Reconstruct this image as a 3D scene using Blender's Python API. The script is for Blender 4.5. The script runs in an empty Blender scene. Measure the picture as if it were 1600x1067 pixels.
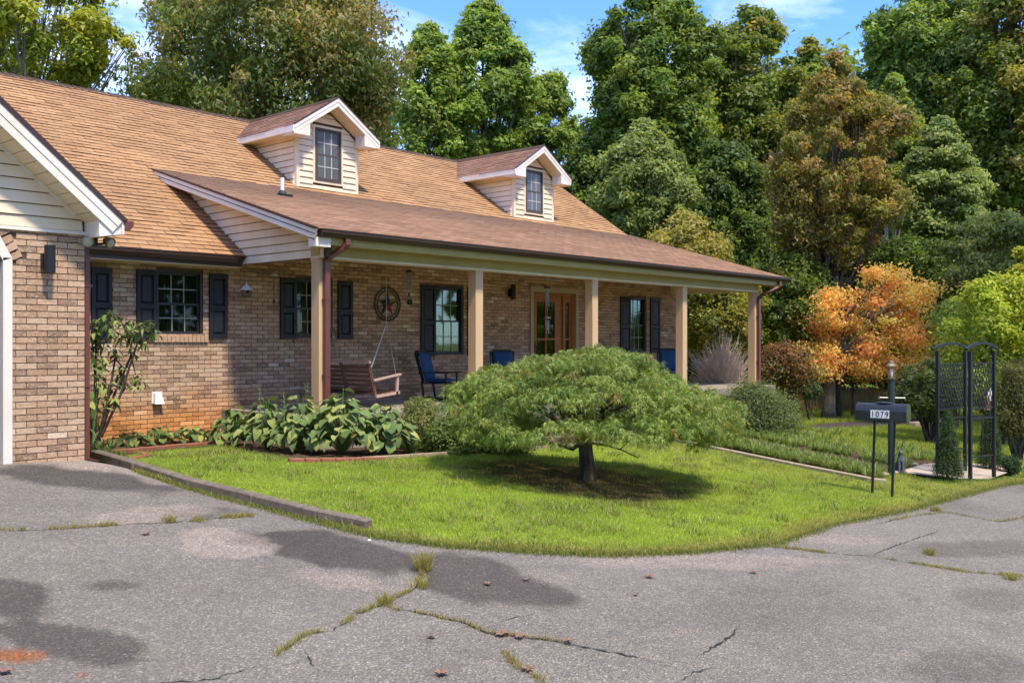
import bpy, bmesh, math, random
import numpy as np
from mathutils import Vector, Matrix
from mathutils.geometry import delaunay_2d_cdt
random.seed(7); RNG = np.random.default_rng(11)
SC = bpy.context.scene; COL = SC.collection
# ------------------------------------------------------------------ camera, light, exposure
TH = math.atan(1370/1520.0); ST, CT = math.sin(TH), math.cos(TH); FPX = 1520.0; CH = 1.5
cam = bpy.data.objects.new('camera', bpy.data.cameras.new('camera')); COL.objects.link(cam)
cam.location = (0, 0, CH); cam.rotation_euler = (math.radians(90), 0, -(math.pi/2 - math.atan2(ST, CT)))
cam.data.sensor_width = 36; cam.data.lens = 36*FPX/1600; cam.data.clip_end = 2000; cam.data.clip_start = .05
SC.camera = cam
SUN_EL = math.radians(60); SV = Vector((-.22, -.95, 0)).normalized()*math.cos(SUN_EL); SV.z = math.sin(SUN_EL)
sun = bpy.data.objects.new('sun', bpy.data.lights.new('sun', 'SUN')); COL.objects.link(sun)
sun.rotation_euler = SV.to_track_quat('Z', 'Y').to_euler(); sun.data.energy = 2.05; sun.data.angle = math.radians(5)
sun.data.color = (1, .91, .75)
world = bpy.data.worlds.new("World"); SC.world = world; world.use_nodes = True
def build_world():
    nt = world.node_tree; nt.nodes.clear(); N = nt.nodes.new; L = nt.links.new
    out = N('ShaderNodeOutputWorld'); bg = N('ShaderNodeBackground'); sky = N('ShaderNodeTexSky')
    sky.sky_type = 'NISHITA'; sky.sun_disc = False; sky.sun_elevation = SUN_EL
    sky.sun_rotation = math.atan2(SV.x, SV.y); sky.altitude = 600; sky.air_density = 1.0; sky.dust_density = .25; sky.ozone_density = 2.5
    tc = N('ShaderNodeTexCoord'); mp = N('ShaderNodeMapping'); mp.inputs['Scale'].default_value = (1.6, 1.6, 6.5)
    mp.inputs['Rotation'].default_value = (.25, .2, .5)
    L(tc.outputs['Generated'], mp.inputs['Vector'])
    no = N('ShaderNodeTexNoise'); no.inputs['Scale'].default_value = 1.7; no.inputs['Detail'].default_value = 7; no.inputs['Roughness'].default_value = .6
    no.inputs['Distortion'].default_value = .5
    L(mp.outputs[0], no.inputs['Vector'])
    rp = N('ShaderNodeValToRGB'); rp.color_ramp.elements[0].position = .44; rp.color_ramp.elements[1].position = .74
    L(no.outputs['Fac'], rp.inputs[0])
    tint = N('ShaderNodeMix'); tint.data_type = 'RGBA'; tint.blend_type = 'MULTIPLY'; tint.inputs[0].default_value = 1
    tint.inputs[7].default_value = (.38, .55, .90, 1); L(sky.outputs[0], tint.inputs[6])
    mx = N('ShaderNodeMix'); mx.data_type = 'RGBA'; mx.inputs[7].default_value = (8.4, 7.8, 7.2, 1)
    ml = N('ShaderNodeMath'); ml.operation = 'MULTIPLY'; ml.inputs[1].default_value = .42; L(rp.outputs[0], ml.inputs[0])
    L(ml.outputs[0], mx.inputs[0]); L(tint.outputs[2], mx.inputs[6])
    bg.inputs['Strength'].default_value = .15
    L(mx.outputs[2], bg.inputs['Color']); L(bg.outputs[0], out.inputs['Surface'])
build_world()
SC.view_settings.view_transform = 'Standard'; SC.view_settings.look = 'None'
SC.view_settings.exposure = 1.62; SC.view_settings.gamma = 1; SC.view_settings.use_curve_mapping = False
SC.cycles.max_bounces = 8; SC.cycles.transparent_max_bounces = 8; SC.cycles.diffuse_bounces = 5; SC.cycles.glossy_bounces = 2

# ------------------------------------------------------------------ measuring: picture point -> world ray
def ray(px, py):
    a = (px-800)/FPX
    return Vector((ST*a+CT, -CT*a+ST, (533-py)/FPX))
def sm(a, b, t):
    t = np.clip((t-a)/(b-a), 0, 1); return t*t*(3-2*t)
def gz(x, y):
    x = np.asarray(x, float); y = np.asarray(y, float)
    ye = np.where(y < 10.2, np.maximum(y, -12), 10.2+.0*(y))
    z = -.042*(np.clip(x, -8, 31)-6.7) + .07*(ye-9.7)
    z = z + .09*sm(7, 10.3, y)*(1-sm(4.7, 5.2, x))
    z = z - .02*sm(10.5, 13, y)
    d = CT*x+ST*y
    z = z + 1.0*sm(33, 48, d) + .10*np.maximum(d-48, 0)*(d < 140) + 9.2*(d >= 140)
    return z
def gzf(x, y): return float(gz(x, y))
def G(px, py):
    r = ray(px, py); D = 12.0
    for _ in range(60):
        z = gzf(r.x*D, r.y*D); D = .5*D + .5*min(200, max(1, (CH-z)/max(1e-3, -r.z)))
    return Vector((r.x*D, r.y*D, gzf(r.x*D, r.y*D)))
def at(px, D, py=None):
    r = ray(px, 533 if py is None else py)*D
    return Vector((r.x, r.y, CH + r.z if py is not None else gzf(r.x, r.y)))
def onY(px, py, Y):
    r = ray(px, py); t = Y/r.y; return Vector((r.x*t, Y, CH+r.z*t))

# ------------------------------------------------------------------ mesh helpers
class MB:
    def __init__(s): s.v = []; s.f = []
    def add(s, v, f):
        o = len(s.v); s.v += [tuple(p) for p in v]; s.f += [tuple(i+o for i in q) for q in f]; return s
    def box(s, x0, x1, y0, y1, z0, z1):
        return s.add([(x0,y0,z0),(x1,y0,z0),(x1,y1,z0),(x0,y1,z0),(x0,y0,z1),(x1,y0,z1),(x1,y1,z1),(x0,y1,z1)],
                     [(0,3,2,1),(4,5,6,7),(0,1,5,4),(1,2,6,5),(2,3,7,6),(3,0,4,7)])
    def prism(s, poly, ext):      # poly: 3d points in a plane, ext: extrusion vector
        n = len(poly); e = Vector(ext); p = [Vector(q) for q in poly]
        return s.add(p+[q+e for q in p], [tuple(range(n-1, -1, -1)), tuple(range(n, 2*n))] + [(i, (i+1) % n, n+(i+1) % n, n+i) for i in range(n)])
    def tube(s, pts, rad, n=6, cap=True):
        pts = [Vector(p) for p in pts]
        if not hasattr(rad, '__len__'): rad = [rad]*len(pts)
        o = len(s.v); up = Vector((.13, .31, .94))
        for i, p in enumerate(pts):
            t = (pts[min(i+1, len(pts)-1)] - pts[max(i-1, 0)]).normalized()
            a = t.cross(up); a = a.normalized() if a.length > 1e-4 else t.cross(Vector((1, 0, 0))).normalized()
            b = t.cross(a).normalized()
            for k in range(n):
                w = 2*math.pi*k/n; s.v.append(tuple(p + (a*math.cos(w)+b*math.sin(w))*rad[i]))
        for i in range(len(pts)-1):
            for k in range(n):
                s.f.append((o+i*n+k, o+i*n+(k+1) % n, o+(i+1)*n+(k+1) % n, o+(i+1)*n+k))
        if cap:
            s.f.append(tuple(o+k for k in range(n-1, -1, -1))); s.f.append(tuple(o+(len(pts)-1)*n+k for k in range(n)))
        return s
    def bar(s, a, b, w, h, up=(0, 0, 1)):     # rectangular bar a->b, width w across, height h along up
        a, b = Vector(a), Vector(b); t = (b-a).normalized(); u = Vector(up); r = t.cross(u).normalized(); u = r.cross(t).normalized()
        c = [(-w/2, -h/2), (w/2, -h/2), (w/2, h/2), (-w/2, h/2)]
        v = [a+r*i+u*j for i, j in c]+[b+r*i+u*j for i, j in c]
        return s.add(v, [(0,1,2,3),(7,6,5,4),(0,4,5,1),(1,5,6,2),(2,6,7,3),(3,7,4,0)])
    def lathe(s, prof, c=(0, 0, 0), n=16):    # prof [(r,z)]
        o = len(s.v)
        for r, z in prof:
            for k in range(n):
                w = 2*math.pi*k/n; s.v.append((c[0]+r*math.cos(w), c[1]+r*math.sin(w), c[2]+z))
        for i in range(len(prof)-1):
            for k in range(n): s.f.append((o+i*n+k, o+i*n+(k+1) % n, o+(i+1)*n+(k+1) % n, o+(i+1)*n+k))
        s.f.append(tuple(o+k for k in range(n-1, -1, -1))); s.f.append(tuple(o+(len(prof)-1)*n+k for k in range(n)))
        return s
    def mesh(s, name):
        me = bpy.data.meshes.new(name); me.from_pydata(s.v, [], s.f)
        bm = bmesh.new(); bm.from_mesh(me); bmesh.ops.recalc_face_normals(bm, faces=bm.faces); bm.to_mesh(me); bm.free()
        return me
def np_mesh(name, V, F, col=None, rnd=None):
    V = np.asarray(V, np.float32).reshape(-1, 3); F = np.asarray(F, np.int32); k = F.shape[1]
    me = bpy.data.meshes.new(name); me.vertices.add(len(V)); me.vertices.foreach_set('co', V.ravel())
    me.loops.add(F.size); me.loops.foreach_set('vertex_index', F.ravel())
    me.polygons.add(len(F)); me.polygons.foreach_set('loop_start', np.arange(0, F.size, k, dtype=np.int32))
    me.polygons.foreach_set('loop_total', np.full(len(F), k, np.int32)); me.polygons.foreach_set('use_smooth', np.zeros(len(F), bool))
    if col is not None:
        a = me.color_attributes.new('col', 'FLOAT_COLOR', 'POINT')
        c = np.ones((len(V), 4), np.float32); c[:, :3] = col; a.data.foreach_set('color', c.ravel())
    if rnd is not None:
        a = me.attributes.new('rnd', 'FLOAT', 'POINT'); a.data.foreach_set('value', np.asarray(rnd, np.float32))
    me.update(calc_edges=True); return me
def wl(o):
    v = Vector((0, 0, 0))
    while o is not None: v += o.location; o = o.parent
    return v
def obj(name, me, mat=None, parent=None, loc=None, local=False, rot=None, smooth=False):
    if isinstance(me, MB): me = me.mesh(name)
    if mat is not None and not me.materials: me.materials.append(mat)
    if smooth:
        me.polygons.foreach_set('use_smooth', [True]*len(me.polygons))
    o = bpy.data.objects.new(name, me); COL.objects.link(o)
    l = Vector(loc) if loc is not None else Vector((0, 0, 0))
    if parent is not None:
        o.parent = parent
        if not local: l = l - wl(parent)
    o.location = l
    if rot is not None: o.rotation_euler = rot
    return o
def tag(o, label=None, cat=None, group=None, kind=None):
    if label: o['label'] = label
    if cat: o['category'] = cat
    if group: o['group'] = group
    if kind: o['kind'] = kind
    return o
def empty(name, loc, rz=0):
    o = bpy.data.objects.new(name, None); COL.objects.link(o); o.location = loc; o.rotation_euler = (0, 0, rz); return o
def copy_tree(o, parent=None):
    c = o.copy(); COL.objects.link(c)
    if parent: c.parent = parent
    for ch in [k for k in bpy.data.objects if k.parent == o]: copy_tree(ch, c)
    return c

# ------------------------------------------------------------------ materials
class NT:
    def __init__(s, name):
        s.m = bpy.data.materials.new(name); s.m.use_nodes = True; s.t = s.m.node_tree
        s.b = s.t.nodes['Principled BSDF']; s.out = s.t.nodes['Material Output']
    def n(s, t, **k):
        o = s.t.nodes.new('ShaderNode'+t)
        for a, v in k.items():
            if a in o.inputs: o.inputs[a].default_value = v
            else: setattr(o, a, v)
        return o
    def l(s, a, b): s.t.links.new(a, b)
    def noise(s, vec, scale, detail=4, rough=.6, dist=0):
        o = s.n('TexNoise'); o.inputs['Scale'].default_value = scale; o.inputs['Detail'].default_value = detail
        o.inputs['Roughness'].default_value = rough; o.inputs['Distortion'].default_value = dist
        if vec is not None: s.l(vec, o.inputs['Vector'])
        return o.outputs['Fac']
    def ramp(s, fac, stops, interp='LINEAR'):
        o = s.n('ValToRGB'); cr = o.color_ramp; cr.interpolation = interp
        while len(cr.elements) < len(stops): cr.elements.new(.5)
        for e, (p, c) in zip(cr.elements, stops):
            e.position = p; e.color = (c if hasattr(c, '__len__') else (c, c, c))[:3]+(1,) if hasattr(c, '__len__') else (c, c, c, 1)
        s.l(fac, o.inputs[0]); return o.outputs[0]
    def mix(s, fac, a, b, mode='MIX'):
        o = s.n('Mix'); o.data_type = 'RGBA'; o.blend_type = mode
        for i, v in ((0, fac), (6, a), (7, b)):
            if hasattr(v, 'links') or hasattr(v, 'is_linked'): s.l(v, o.inputs[i])
            elif hasattr(v, '__len__'): o.inputs[i].default_value = tuple(v)[:3]+(1,)
            else: o.inputs[i].default_value = v if i == 0 else (v, v, v, 1)
        return o.outputs[2]
    def math(s, op, a, b=0.0, c=0.0):
        o = s.n('Math'); o.operation = op
        for i, v in enumerate((a, b, c)):
            if hasattr(v, 'is_linked'): s.l(v, o.inputs[i])
            else: o.inputs[i].default_value = v
        return o.outputs[0]
    def pos(s): return s.n('NewGeometry').outputs['Position']
    def objc(s): return s.n('TexCoord').outputs['Object']
    def attr(s, name): return s.n('Attribute', attribute_name=name)
    def mapv(s, vec, scale=(1, 1, 1), rot=(0, 0, 0)):
        o = s.n('Mapping'); o.inputs['Scale'].default_value = scale; o.inputs['Rotation'].default_value = rot; s.l(vec, o.inputs['Vector']); return o.outputs[0]
    def bump(s, h, strength=.3, dist=.01):
        o = s.n('Bump'); o.inputs['Strength'].default_value = strength; o.inputs['Distance'].default_value = dist
        s.l(h, o.inputs['Height']); s.l(o.outputs[0], s.b.inputs['Normal'])
    def fin(s, color=None, rough=.6, metal=0, spec=None):
        if color is not None:
            if hasattr(color, 'is_linked'): s.l(color, s.b.inputs['Base Color'])
            else: s.b.inputs['Base Color'].default_value = tuple(color)[:3]+(1,)
        if hasattr(rough, 'is_linked'): s.l(rough, s.b.inputs['Roughness'])
        else: s.b.inputs['Roughness'].default_value = rough
        s.b.inputs['Metallic'].default_value = metal
        if spec is not None: s.b.inputs['Specular IOR Level'].default_value = spec
        return s.m
def paint(name, c, rough=.45, dirt=.35, grain=30):
    m = NT(name); p = m.pos(); a = m.noise(m.mapv(p, (1, 1, .35)), 2.2, 5); b = m.noise(p, grain, 3)
    d = tuple(x*(1-.45*dirt)*k for x, k in zip(c, (1, .95, .84)))
    col = m.mix(m.ramp(a, [(.38, 0.0), (.72, 1.0)]), c, d); col = m.mix(m.math('MULTIPLY', b, .18), col, tuple(x*.7 for x in c))
    m.bump(b, .12, .004); return m.fin(col, rough)
def simple(name, c, rough=.5, metal=0, var=.2, scale=12):
    m = NT(name); n = m.noise(m.objc(), scale, 4)
    col = m.mix(n, tuple(x*(1-var) for x in c), tuple(min(1, x*(1+var)) for x in c)); return m.fin(col, rough, metal)
def leafmat(name, trans=.3, rough=.5, spec=.35, gain=1.0):
    m = NT(name); a = m.attr('col').outputs['Color']; oi = m.n('ObjectInfo').outputs['Random']
    n = m.noise(m.pos(), 9, 2)
    c = m.mix(m.math('MULTIPLY', n, .35), a, m.mix(1.0, a, (.62*gain, .66*gain, .6*gain), 'MULTIPLY'))
    m.l(c, m.b.inputs['Base Color']); m.b.inputs['Roughness'].default_value = rough; m.b.inputs['Specular IOR Level'].default_value = spec
    t = m.n('BsdfTranslucent'); c2 = m.mix(1.0, c, (1.25, 1.2, .6), 'MULTIPLY'); m.l(c2, t.inputs['Color'])
    ms = m.n('MixShader'); ms.inputs[0].default_value = trans; m.l(m.b.outputs[0], ms.inputs[1]); m.l(t.outputs[0], ms.inputs[2])
    m.l(ms.outputs[0], m.out.inputs['Surface']); return m.m
def brick_mat():
    m = NT('brick_face'); at_ = m.attr('rnd').outputs['Fac']; oi = m.n('ObjectInfo').outputs['Random']
    r = m.math('FRACT', m.math('ADD', at_, oi)); p = m.pos()
    c = m.ramp(r, [(0, (.43,.28,.18)), (.12, (.50,.345,.23)), (.26, (.38,.24,.15)), (.40, (.46,.31,.205)), (.50, (.27,.175,.12)), (.60, (.52,.36,.26)), (.70, (.40,.27,.185)), (.82, (.22,.145,.095)), (.88, (.50,.37,.25)), (.965, (.64,.53,.41))], 'CONSTANT')
    n1 = m.noise(m.mapv(p, (9, 9, 22)), 3.2, 5, .7, .8)
    c = m.mix(m.ramp(n1, [(.49, 0.0), (.64, .75)]), c, (.64, .50, .38))
    n2 = m.noise(m.mapv(p, (7, 7, 30)), 4.1, 4, .7, 1.2)
    c = m.mix(m.ramp(n2, [(.51, 0.0), (.66, .8)]), c, (.13, .09, .06))
    # clay-orange splash stain low on the wall, left part, broken by noise
    sx = m.n('SeparateXYZ'); m.l(p, sx.inputs[0]); nb = m.noise(p, 1.3, 5)
    zz = m.math('ADD', sx.outputs['Z'], m.math('MULTIPLY', nb, .9))
    fz = m.ramp(m.math('MULTIPLY', zz, .5), [(.36, 1.0), (.62, 0.0)])
    fx = m.ramp(m.math('MULTIPLY', sx.outputs['X'], .05), [(.40, 1.0), (.52, 0.0)])
    fy = m.math('GREATER_THAN', sx.outputs['Y'], 11.0)
    f = m.math('MULTIPLY', m.math('MULTIPLY', fz, fx), fy)
    o_ = m.mix(1.0, c, (1.25, .78, .30), 'MULTIPLY')
    c = m.mix(1.0, c, (1.05, .985, .92), 'MULTIPLY'); o_ = m.mix(1.0, c, (1.25, .78, .34), 'MULTIPLY'); c = m.mix(m.math('MULTIPLY', f, .9), c, o_)
    m.bump(n1, .5, .004); return m.fin(c, .85, spec=.2)
def mortar_mat():
    m = NT('mortar'); p = m.pos(); n = m.noise(p, 14, 4)
    return m.fin(m.mix(n, (.075, .055, .04), (.14, .105, .075)), .95, spec=.1)
def shingle_mat(name, c0, c1, c2):
    m = NT(name); at_ = m.attr('rnd').outputs['Fac']; oi = m.n('ObjectInfo').outputs['Random']
    r = m.math('FRACT', m.math('ADD', at_, oi)); p = m.pos()
    c = m.ramp(r, [(0, c0), (.35, c1), (.7, c0), (.9, c2), (1, c1)])
    n = m.noise(m.mapv(p, (.6, .6, .6)), 1.1, 5, .65, .5)
    c = m.mix(m.ramp(n, [(.38, 0.0), (.68, .55)]), c, tuple(x*.62 for x in c2))
    g = m.noise(p, 160, 2); c = m.mix(m.math('MULTIPLY', g, .5), c, tuple(x*.45 for x in c0)); m.bump(g, .5, .004)
    return m.fin(c, .92, spec=.15)
def asphalt_mat():
    m = NT('asphalt'); p = m.pos(); a = m.attr('col').outputs['Color']
    v = m.n('TexVoronoi'); v.inputs['Scale'].default_value = 95; m.l(p, v.inputs['Vector'])
    sp = m.n('SeparateColor'); m.l(v.outputs['Color'], sp.inputs[0])
    g = m.ramp(sp.outputs[0], [(0, .6), (.5, .9), (.8, 1.05), (.94, 1.35), (1, 1.9)])
    n = m.noise(p, .8, 6, .7, .4); nn = m.noise(p, 6, 5, .7); fine = m.noise(p, 240, 2, .6)
    c = m.mix(1.0, a, g, 'MULTIPLY')
    c = m.mix(m.ramp(n, [(.4, 0.0), (.62, .4)]), c, m.mix(1.0, c, (.68, .67, .68), 'MULTIPLY'))
    c = m.mix(m.ramp(nn, [(.5, 0.0), (.68, .35)]), c, m.mix(1.0, c, (1.35, 1.25, 1.15), 'MULTIPLY'))
    pn = m.noise(p, 1.7, 7, .75, 1.2); c = m.mix(m.ramp(pn, [(.54, 0.0), (.60, .28)]), c, m.mix(1.0, c, (1.30, 1.22, 1.12), 'MULTIPLY')); pd = m.noise(p, 3.1, 6, .8, .9); c = m.mix(m.ramp(pd, [(.58, 0.0), (.64, .45)]), c, m.mix(1.0, c, (.60, .57, .55), 'MULTIPLY'))
    dst = m.math('ADD', m.math('MULTIPLY', v.outputs['Distance'], 40.0), fine)
    m.bump(dst, .55, .004); return m.fin(c, .88, spec=.25)
def lawn_mat(name='lawn_soil'):
    m = NT(name); p = m.pos(); a = m.attr('col').outputs['Color']; n = m.noise(m.mapv(p, (1, 1, .2)), 38, 4, .75); n2 = m.noise(p, 1.1, 4)
    c = m.mix(m.ramp(n, [(.3, 0.0), (.7, 1.0)]), m.mix(1.0, a, (.55, .55, .5), 'MULTIPLY'), m.mix(1.0, a, (1.3, 1.25, 1.1), 'MULTIPLY'))
    c = m.mix(m.math('MULTIPLY', n2, .4), c, m.mix(1.0, c, (1.15, .95, .9), 'MULTIPLY'))
    m.bump(n, .9, .03); return m.fin(c, .9, spec=.15)
def ground_mat():
    m = NT('far_grass'); p = m.pos(); n = m.noise(m.mapv(p, (1, 1, .1)), 16, 5, .75); n2 = m.noise(p, .25, 5, .6, .5)
    c = m.mix(n, (.09, .15, .025), (.24, .32, .07)); c = m.mix(m.ramp(n2, [(.42, 0.0), (.66, .8)]), c, (.34, .29, .11))
    sx = m.n('SeparateXYZ'); m.l(p, sx.inputs[0]); d = m.math('ADD', m.math('MULTIPLY', sx.outputs['X'], CT), m.math('MULTIPLY', sx.outputs['Y'], ST))
    f = m.ramp(m.math('MULTIPLY', m.math('ADD', d, m.math('MULTIPLY', n2, 10)), .01), [(.47, 0.0), (.56, 1.0)])
    c = m.mix(f, c, m.mix(n, (.05, .035, .02), (.12, .085, .045)))
    m.bump(n, .8, .05); return m.fin(c, .95, spec=.1)
def mulch_mat(name, a=(.07, .045, .03), b=(.20, .12, .075)):
    m = NT(name); p = m.pos(); v = m.n('TexVoronoi'); v.inputs['Scale'].default_value = 34; m.l(m.mapv(p, (1, 2.2, 1), (0, 0, .6)), v.inputs['Vector'])
    n = m.noise(p, 50, 3); c = m.mix(m.ramp(v.outputs['Distance'], [(.1, 0.0), (.7, 1.0)]), b, a); c = m.mix(m.math('MULTIPLY', n, .6), c, tuple(x*.5 for x in a))
    m.bump(v.outputs['Distance'], .8, .02); return m.fin(c, .95, spec=.1)
def wood_mat(name, a, b, rough=.7, sc=(2, 2, 2)):
    m = NT(name); p = m.objc(); n = m.noise(m.mapv(p, sc), 6, 6, .7, 1.5); n2 = m.noise(p, 3, 3)
    c = m.mix(m.ramp(n, [(.3, 0.0), (.7, 1.0)]), a, b); c = m.mix(m.math('MULTIPLY', n2, .4), c, tuple(x*.6 for x in a)); m.bump(n, .35, .006)
    return m.fin(c, rough, spec=.25)
def bark_mat(name, a, b):
    m = NT(name); p = m.pos(); n = m.noise(m.mapv(p, (9, 9, 1.8)), 2.5, 6, .7, .8); n2 = m.noise(p, 1.5, 3)
    c = m.mix(m.ramp(n, [(.35, 0.0), (.65, 1.0)]), a, b); c = m.mix(m.ramp(n2, [(.5, 0.0), (.7, .4)]), c, (.25, .26, .2)); m.bump(n, .9, .03); return m.fin(c, .95, spec=.1)
def glass_mat():
    m = NT('window_glass'); g = m.n('BsdfGlossy'); g.inputs['Roughness'].default_value = .03; g.inputs['Color'].default_value = (.85, .9, .88, 1)
    t = m.n('BsdfTransparent'); t.inputs['Color'].default_value = (.62, .68, .62, 1)
    fr = m.n('Fresnel'); fr.inputs[0].default_value = 1.5; f = m.math('MULTIPLY', fr.outputs[0], .5)
    n = m.noise(m.pos(), 1.5, 2); bp = m.n('Bump'); bp.inputs['Strength'].default_value = .04; m.l(n, bp.inputs['Height']); m.l(bp.outputs[0], g.inputs['Normal'])
    ms = m.n('MixShader'); m.l(f, ms.inputs[0]); m.l(t.outputs[0], ms.inputs[1]); m.l(g.outputs[0], ms.inputs[2]); m.l(ms.outputs[0], m.out.inputs['Surface']); return m.m
def curtain_mat():
    m = NT('curtain_cloth'); p = m.pos(); w = m.n('TexWave'); w.inputs['Scale'].default_value = 9; w.inputs['Distortion'].default_value = 3; m.l(p, w.inputs['Vector'])
    n = m.noise(p, 9, 4); c = m.mix(w.outputs['Fac'], (.055, .06, .04), (.11, .115, .08)); c = m.mix(m.math('MULTIPLY', n, .5), c, (.03, .033, .024)); return m.fin(c, .9)
def vein_mat(name):      # broad leaves with pale ribs along their length
    m = NT(name); oc = m.objc(); a = m.attr('col').outputs['Color']; oi = m.n('ObjectInfo').outputs['Random']
    sx = m.n('SeparateXYZ'); m.l(oc, sx.inputs[0]); r = m.math('DIVIDE', sx.outputs['Y'], m.math('ADD', m.math('MULTIPLY', m.math('SINE', m.math('MULTIPLY', sx.outputs['X'], 3.1)), 1.0), .25))
    s_ = m.math('SINE', m.math('MULTIPLY', r, 70.0))
    t = m.ramp(oi, [(0, (.08, .14, .04)), (.3, (.16, .24, .06)), (.55, (.11, .18, .05)), (.8, (.27, .33, .08)), (1, (.40, .40, .12))])
    c = m.mix(m.math('MULTIPLY', m.math('ABSOLUTE', s_), .35), t, m.mix(1.0, t, (1.7, 1.6, 1.5), 'MULTIPLY'))
    n = m.noise(m.pos(), 14, 3); c = m.mix(m.ramp(n, [(.62, 0.0), (.74, .5)]), c, (.32, .27, .12))
    ed = m.math('MULTIPLY', m.ramp(m.math('ABSOLUTE', r), [(.25, 0.0), (.33, 1.0)]), m.ramp(m.noise(m.pos(), 6, 3), [(.45, 0.0), (.6, .8)])); c = m.mix(ed, c, (.42, .38, .16))
    m.bump(s_, .6, .006); m.l(c, m.b.inputs['Base Color']); m.b.inputs['Roughness'].default_value = .55; m.b.inputs['Specular IOR Level'].default_value = .3
    tr = m.n('BsdfTranslucent'); m.l(c, tr.inputs['Color']); ms = m.n('MixShader'); ms.inputs[0].default_value = .22
    m.l(m.b.outputs[0], ms.inputs[1]); m.l(tr.outputs[0], ms.inputs[2]); m.l(ms.outputs[0], m.out.inputs['Surface']); return m.m
M = dict(
    brick=brick_mat(), mortar=mortar_mat(), shingle=shingle_mat('shingle_main', (.45,.25,.115), (.50,.29,.145), (.38,.205,.10)),
    shingle2=shingle_mat('shingle_porch', (.38,.215,.125), (.42,.245,.15), (.34,.185,.11)),
    shingle3=shingle_mat('shingle_dormer', (.27,.145,.095), (.33,.18,.12), (.20,.11,.075)),
    ridge=shingle_mat('shingle_ridge', (.11,.07,.05), (.15,.095,.065), (.08,.055,.04)),
    asphalt=asphalt_mat(), lawn=lawn_mat(), ground=ground_mat(), mulch=mulch_mat('mulch'), path_dirt=mulch_mat('dark_gravel', (.06,.05,.045), (.16,.13,.115)),
    siding=paint('cream_siding', (.80, .67, .48), .5, .35), trim=paint('white_trim', (.80, .74, .66), .45, .25), soffit=paint('soffit', (.78, .65, .44), .55, .3),
    olive=paint('beam_shade_olive', (.43, .34, .115), .5, .25), post=paint('post_paint', (.62, .42, .235), .5, .2), gutter=paint('gutter_brown', (.055, .027, .022), .35, .3),  # olive on the beam is shade and grass bounce mixed into cream paint
    spout=paint('downspout_red', (.15, .045, .038), .3, .3), shutter=paint('shutter_navy', (.007, .008, .014), .5, .2), sash=simple('sash_dark', (.022, .02, .02), .4),
    grille=simple('grille_pale', (.30, .31, .27), .5), glass=glass_mat(), curtain=curtain_mat(), black=simple('black_metal', (.018, .02, .022), .42, .3),
    door=wood_mat('door_wood', (.30, .105, .03), (.48, .19, .06), .4, (1, 1, 5)), casing=paint('door_casing', (.42, .33, .23), .5, .2), slab=paint('porch_slab', (.30, .25, .20), .9, .4, 60), concrete=paint('concrete', (.44, .35, .26), .9, .3, 60),
    swing=wood_mat('swing_wood', (.12, .065, .045), (.20, .115, .08), .6), swingarm=wood_mat('swing_arm', (.42, .27, .21), (.55, .38, .3), .6), cushion=simple('blue_cushion', (.010, .055, .14), .8, 0, .35, 8),
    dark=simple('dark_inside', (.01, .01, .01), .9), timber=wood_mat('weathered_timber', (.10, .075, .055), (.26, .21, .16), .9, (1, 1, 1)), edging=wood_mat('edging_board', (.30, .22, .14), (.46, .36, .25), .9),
    clay=simple('clay_brick', (.26, .09, .05), .9, 0, .4, 9), bark=bark_mat('bark_grey', (.10, .085, .065), (.24, .20, .16)), bark2=bark_mat('bark_dark', (.045, .035, .028), (.12, .095, .075)), dead=bark_mat('bark_pale', (.30, .26, .21), (.5, .45, .38)),
    butt=simple('shingle_edge', (.12, .07, .045), .95), gap=simple('siding_shadow_gap', (.10, .07, .045), .95), leaf=leafmat('foliage', .55, gain=1.25), needle=leafmat('fine_foliage', .38, .55, .3), blade=leafmat('grass_blade', .4, .6, .2), hosta=vein_mat('broad_leaf'), rope=simple('rope', (.45, .42, .36), .8),  # dark siding backing paints in the shadow line below each clapboard
    metal=simple('aged_metal', (.30, .30, .28), .35, .8), white=simple('white_plastic', (.7, .68, .64), .5, 0, .08), crack=simple('crack_dark', (.02, .018, .017), 1), stone=simple('cat_stone', (.07, .085, .09), .55, 0, .6, 14),
    rock=simple('tan_rock', (.42, .30, .22), .9, 0, .3, 9), red=simple('red_paint', (.30, .02, .025), .5), bulb=simple('frosted_glass', (.85, .85, .8), .3, 0, .02), deadleaf=simple('dead_leaf', (.22, .12, .08), .8, 0, .5, 20), flagm=simple('flag_cloth', (.72, .66, .62), .8, 0, .08),
)
print('materials ok')

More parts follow.
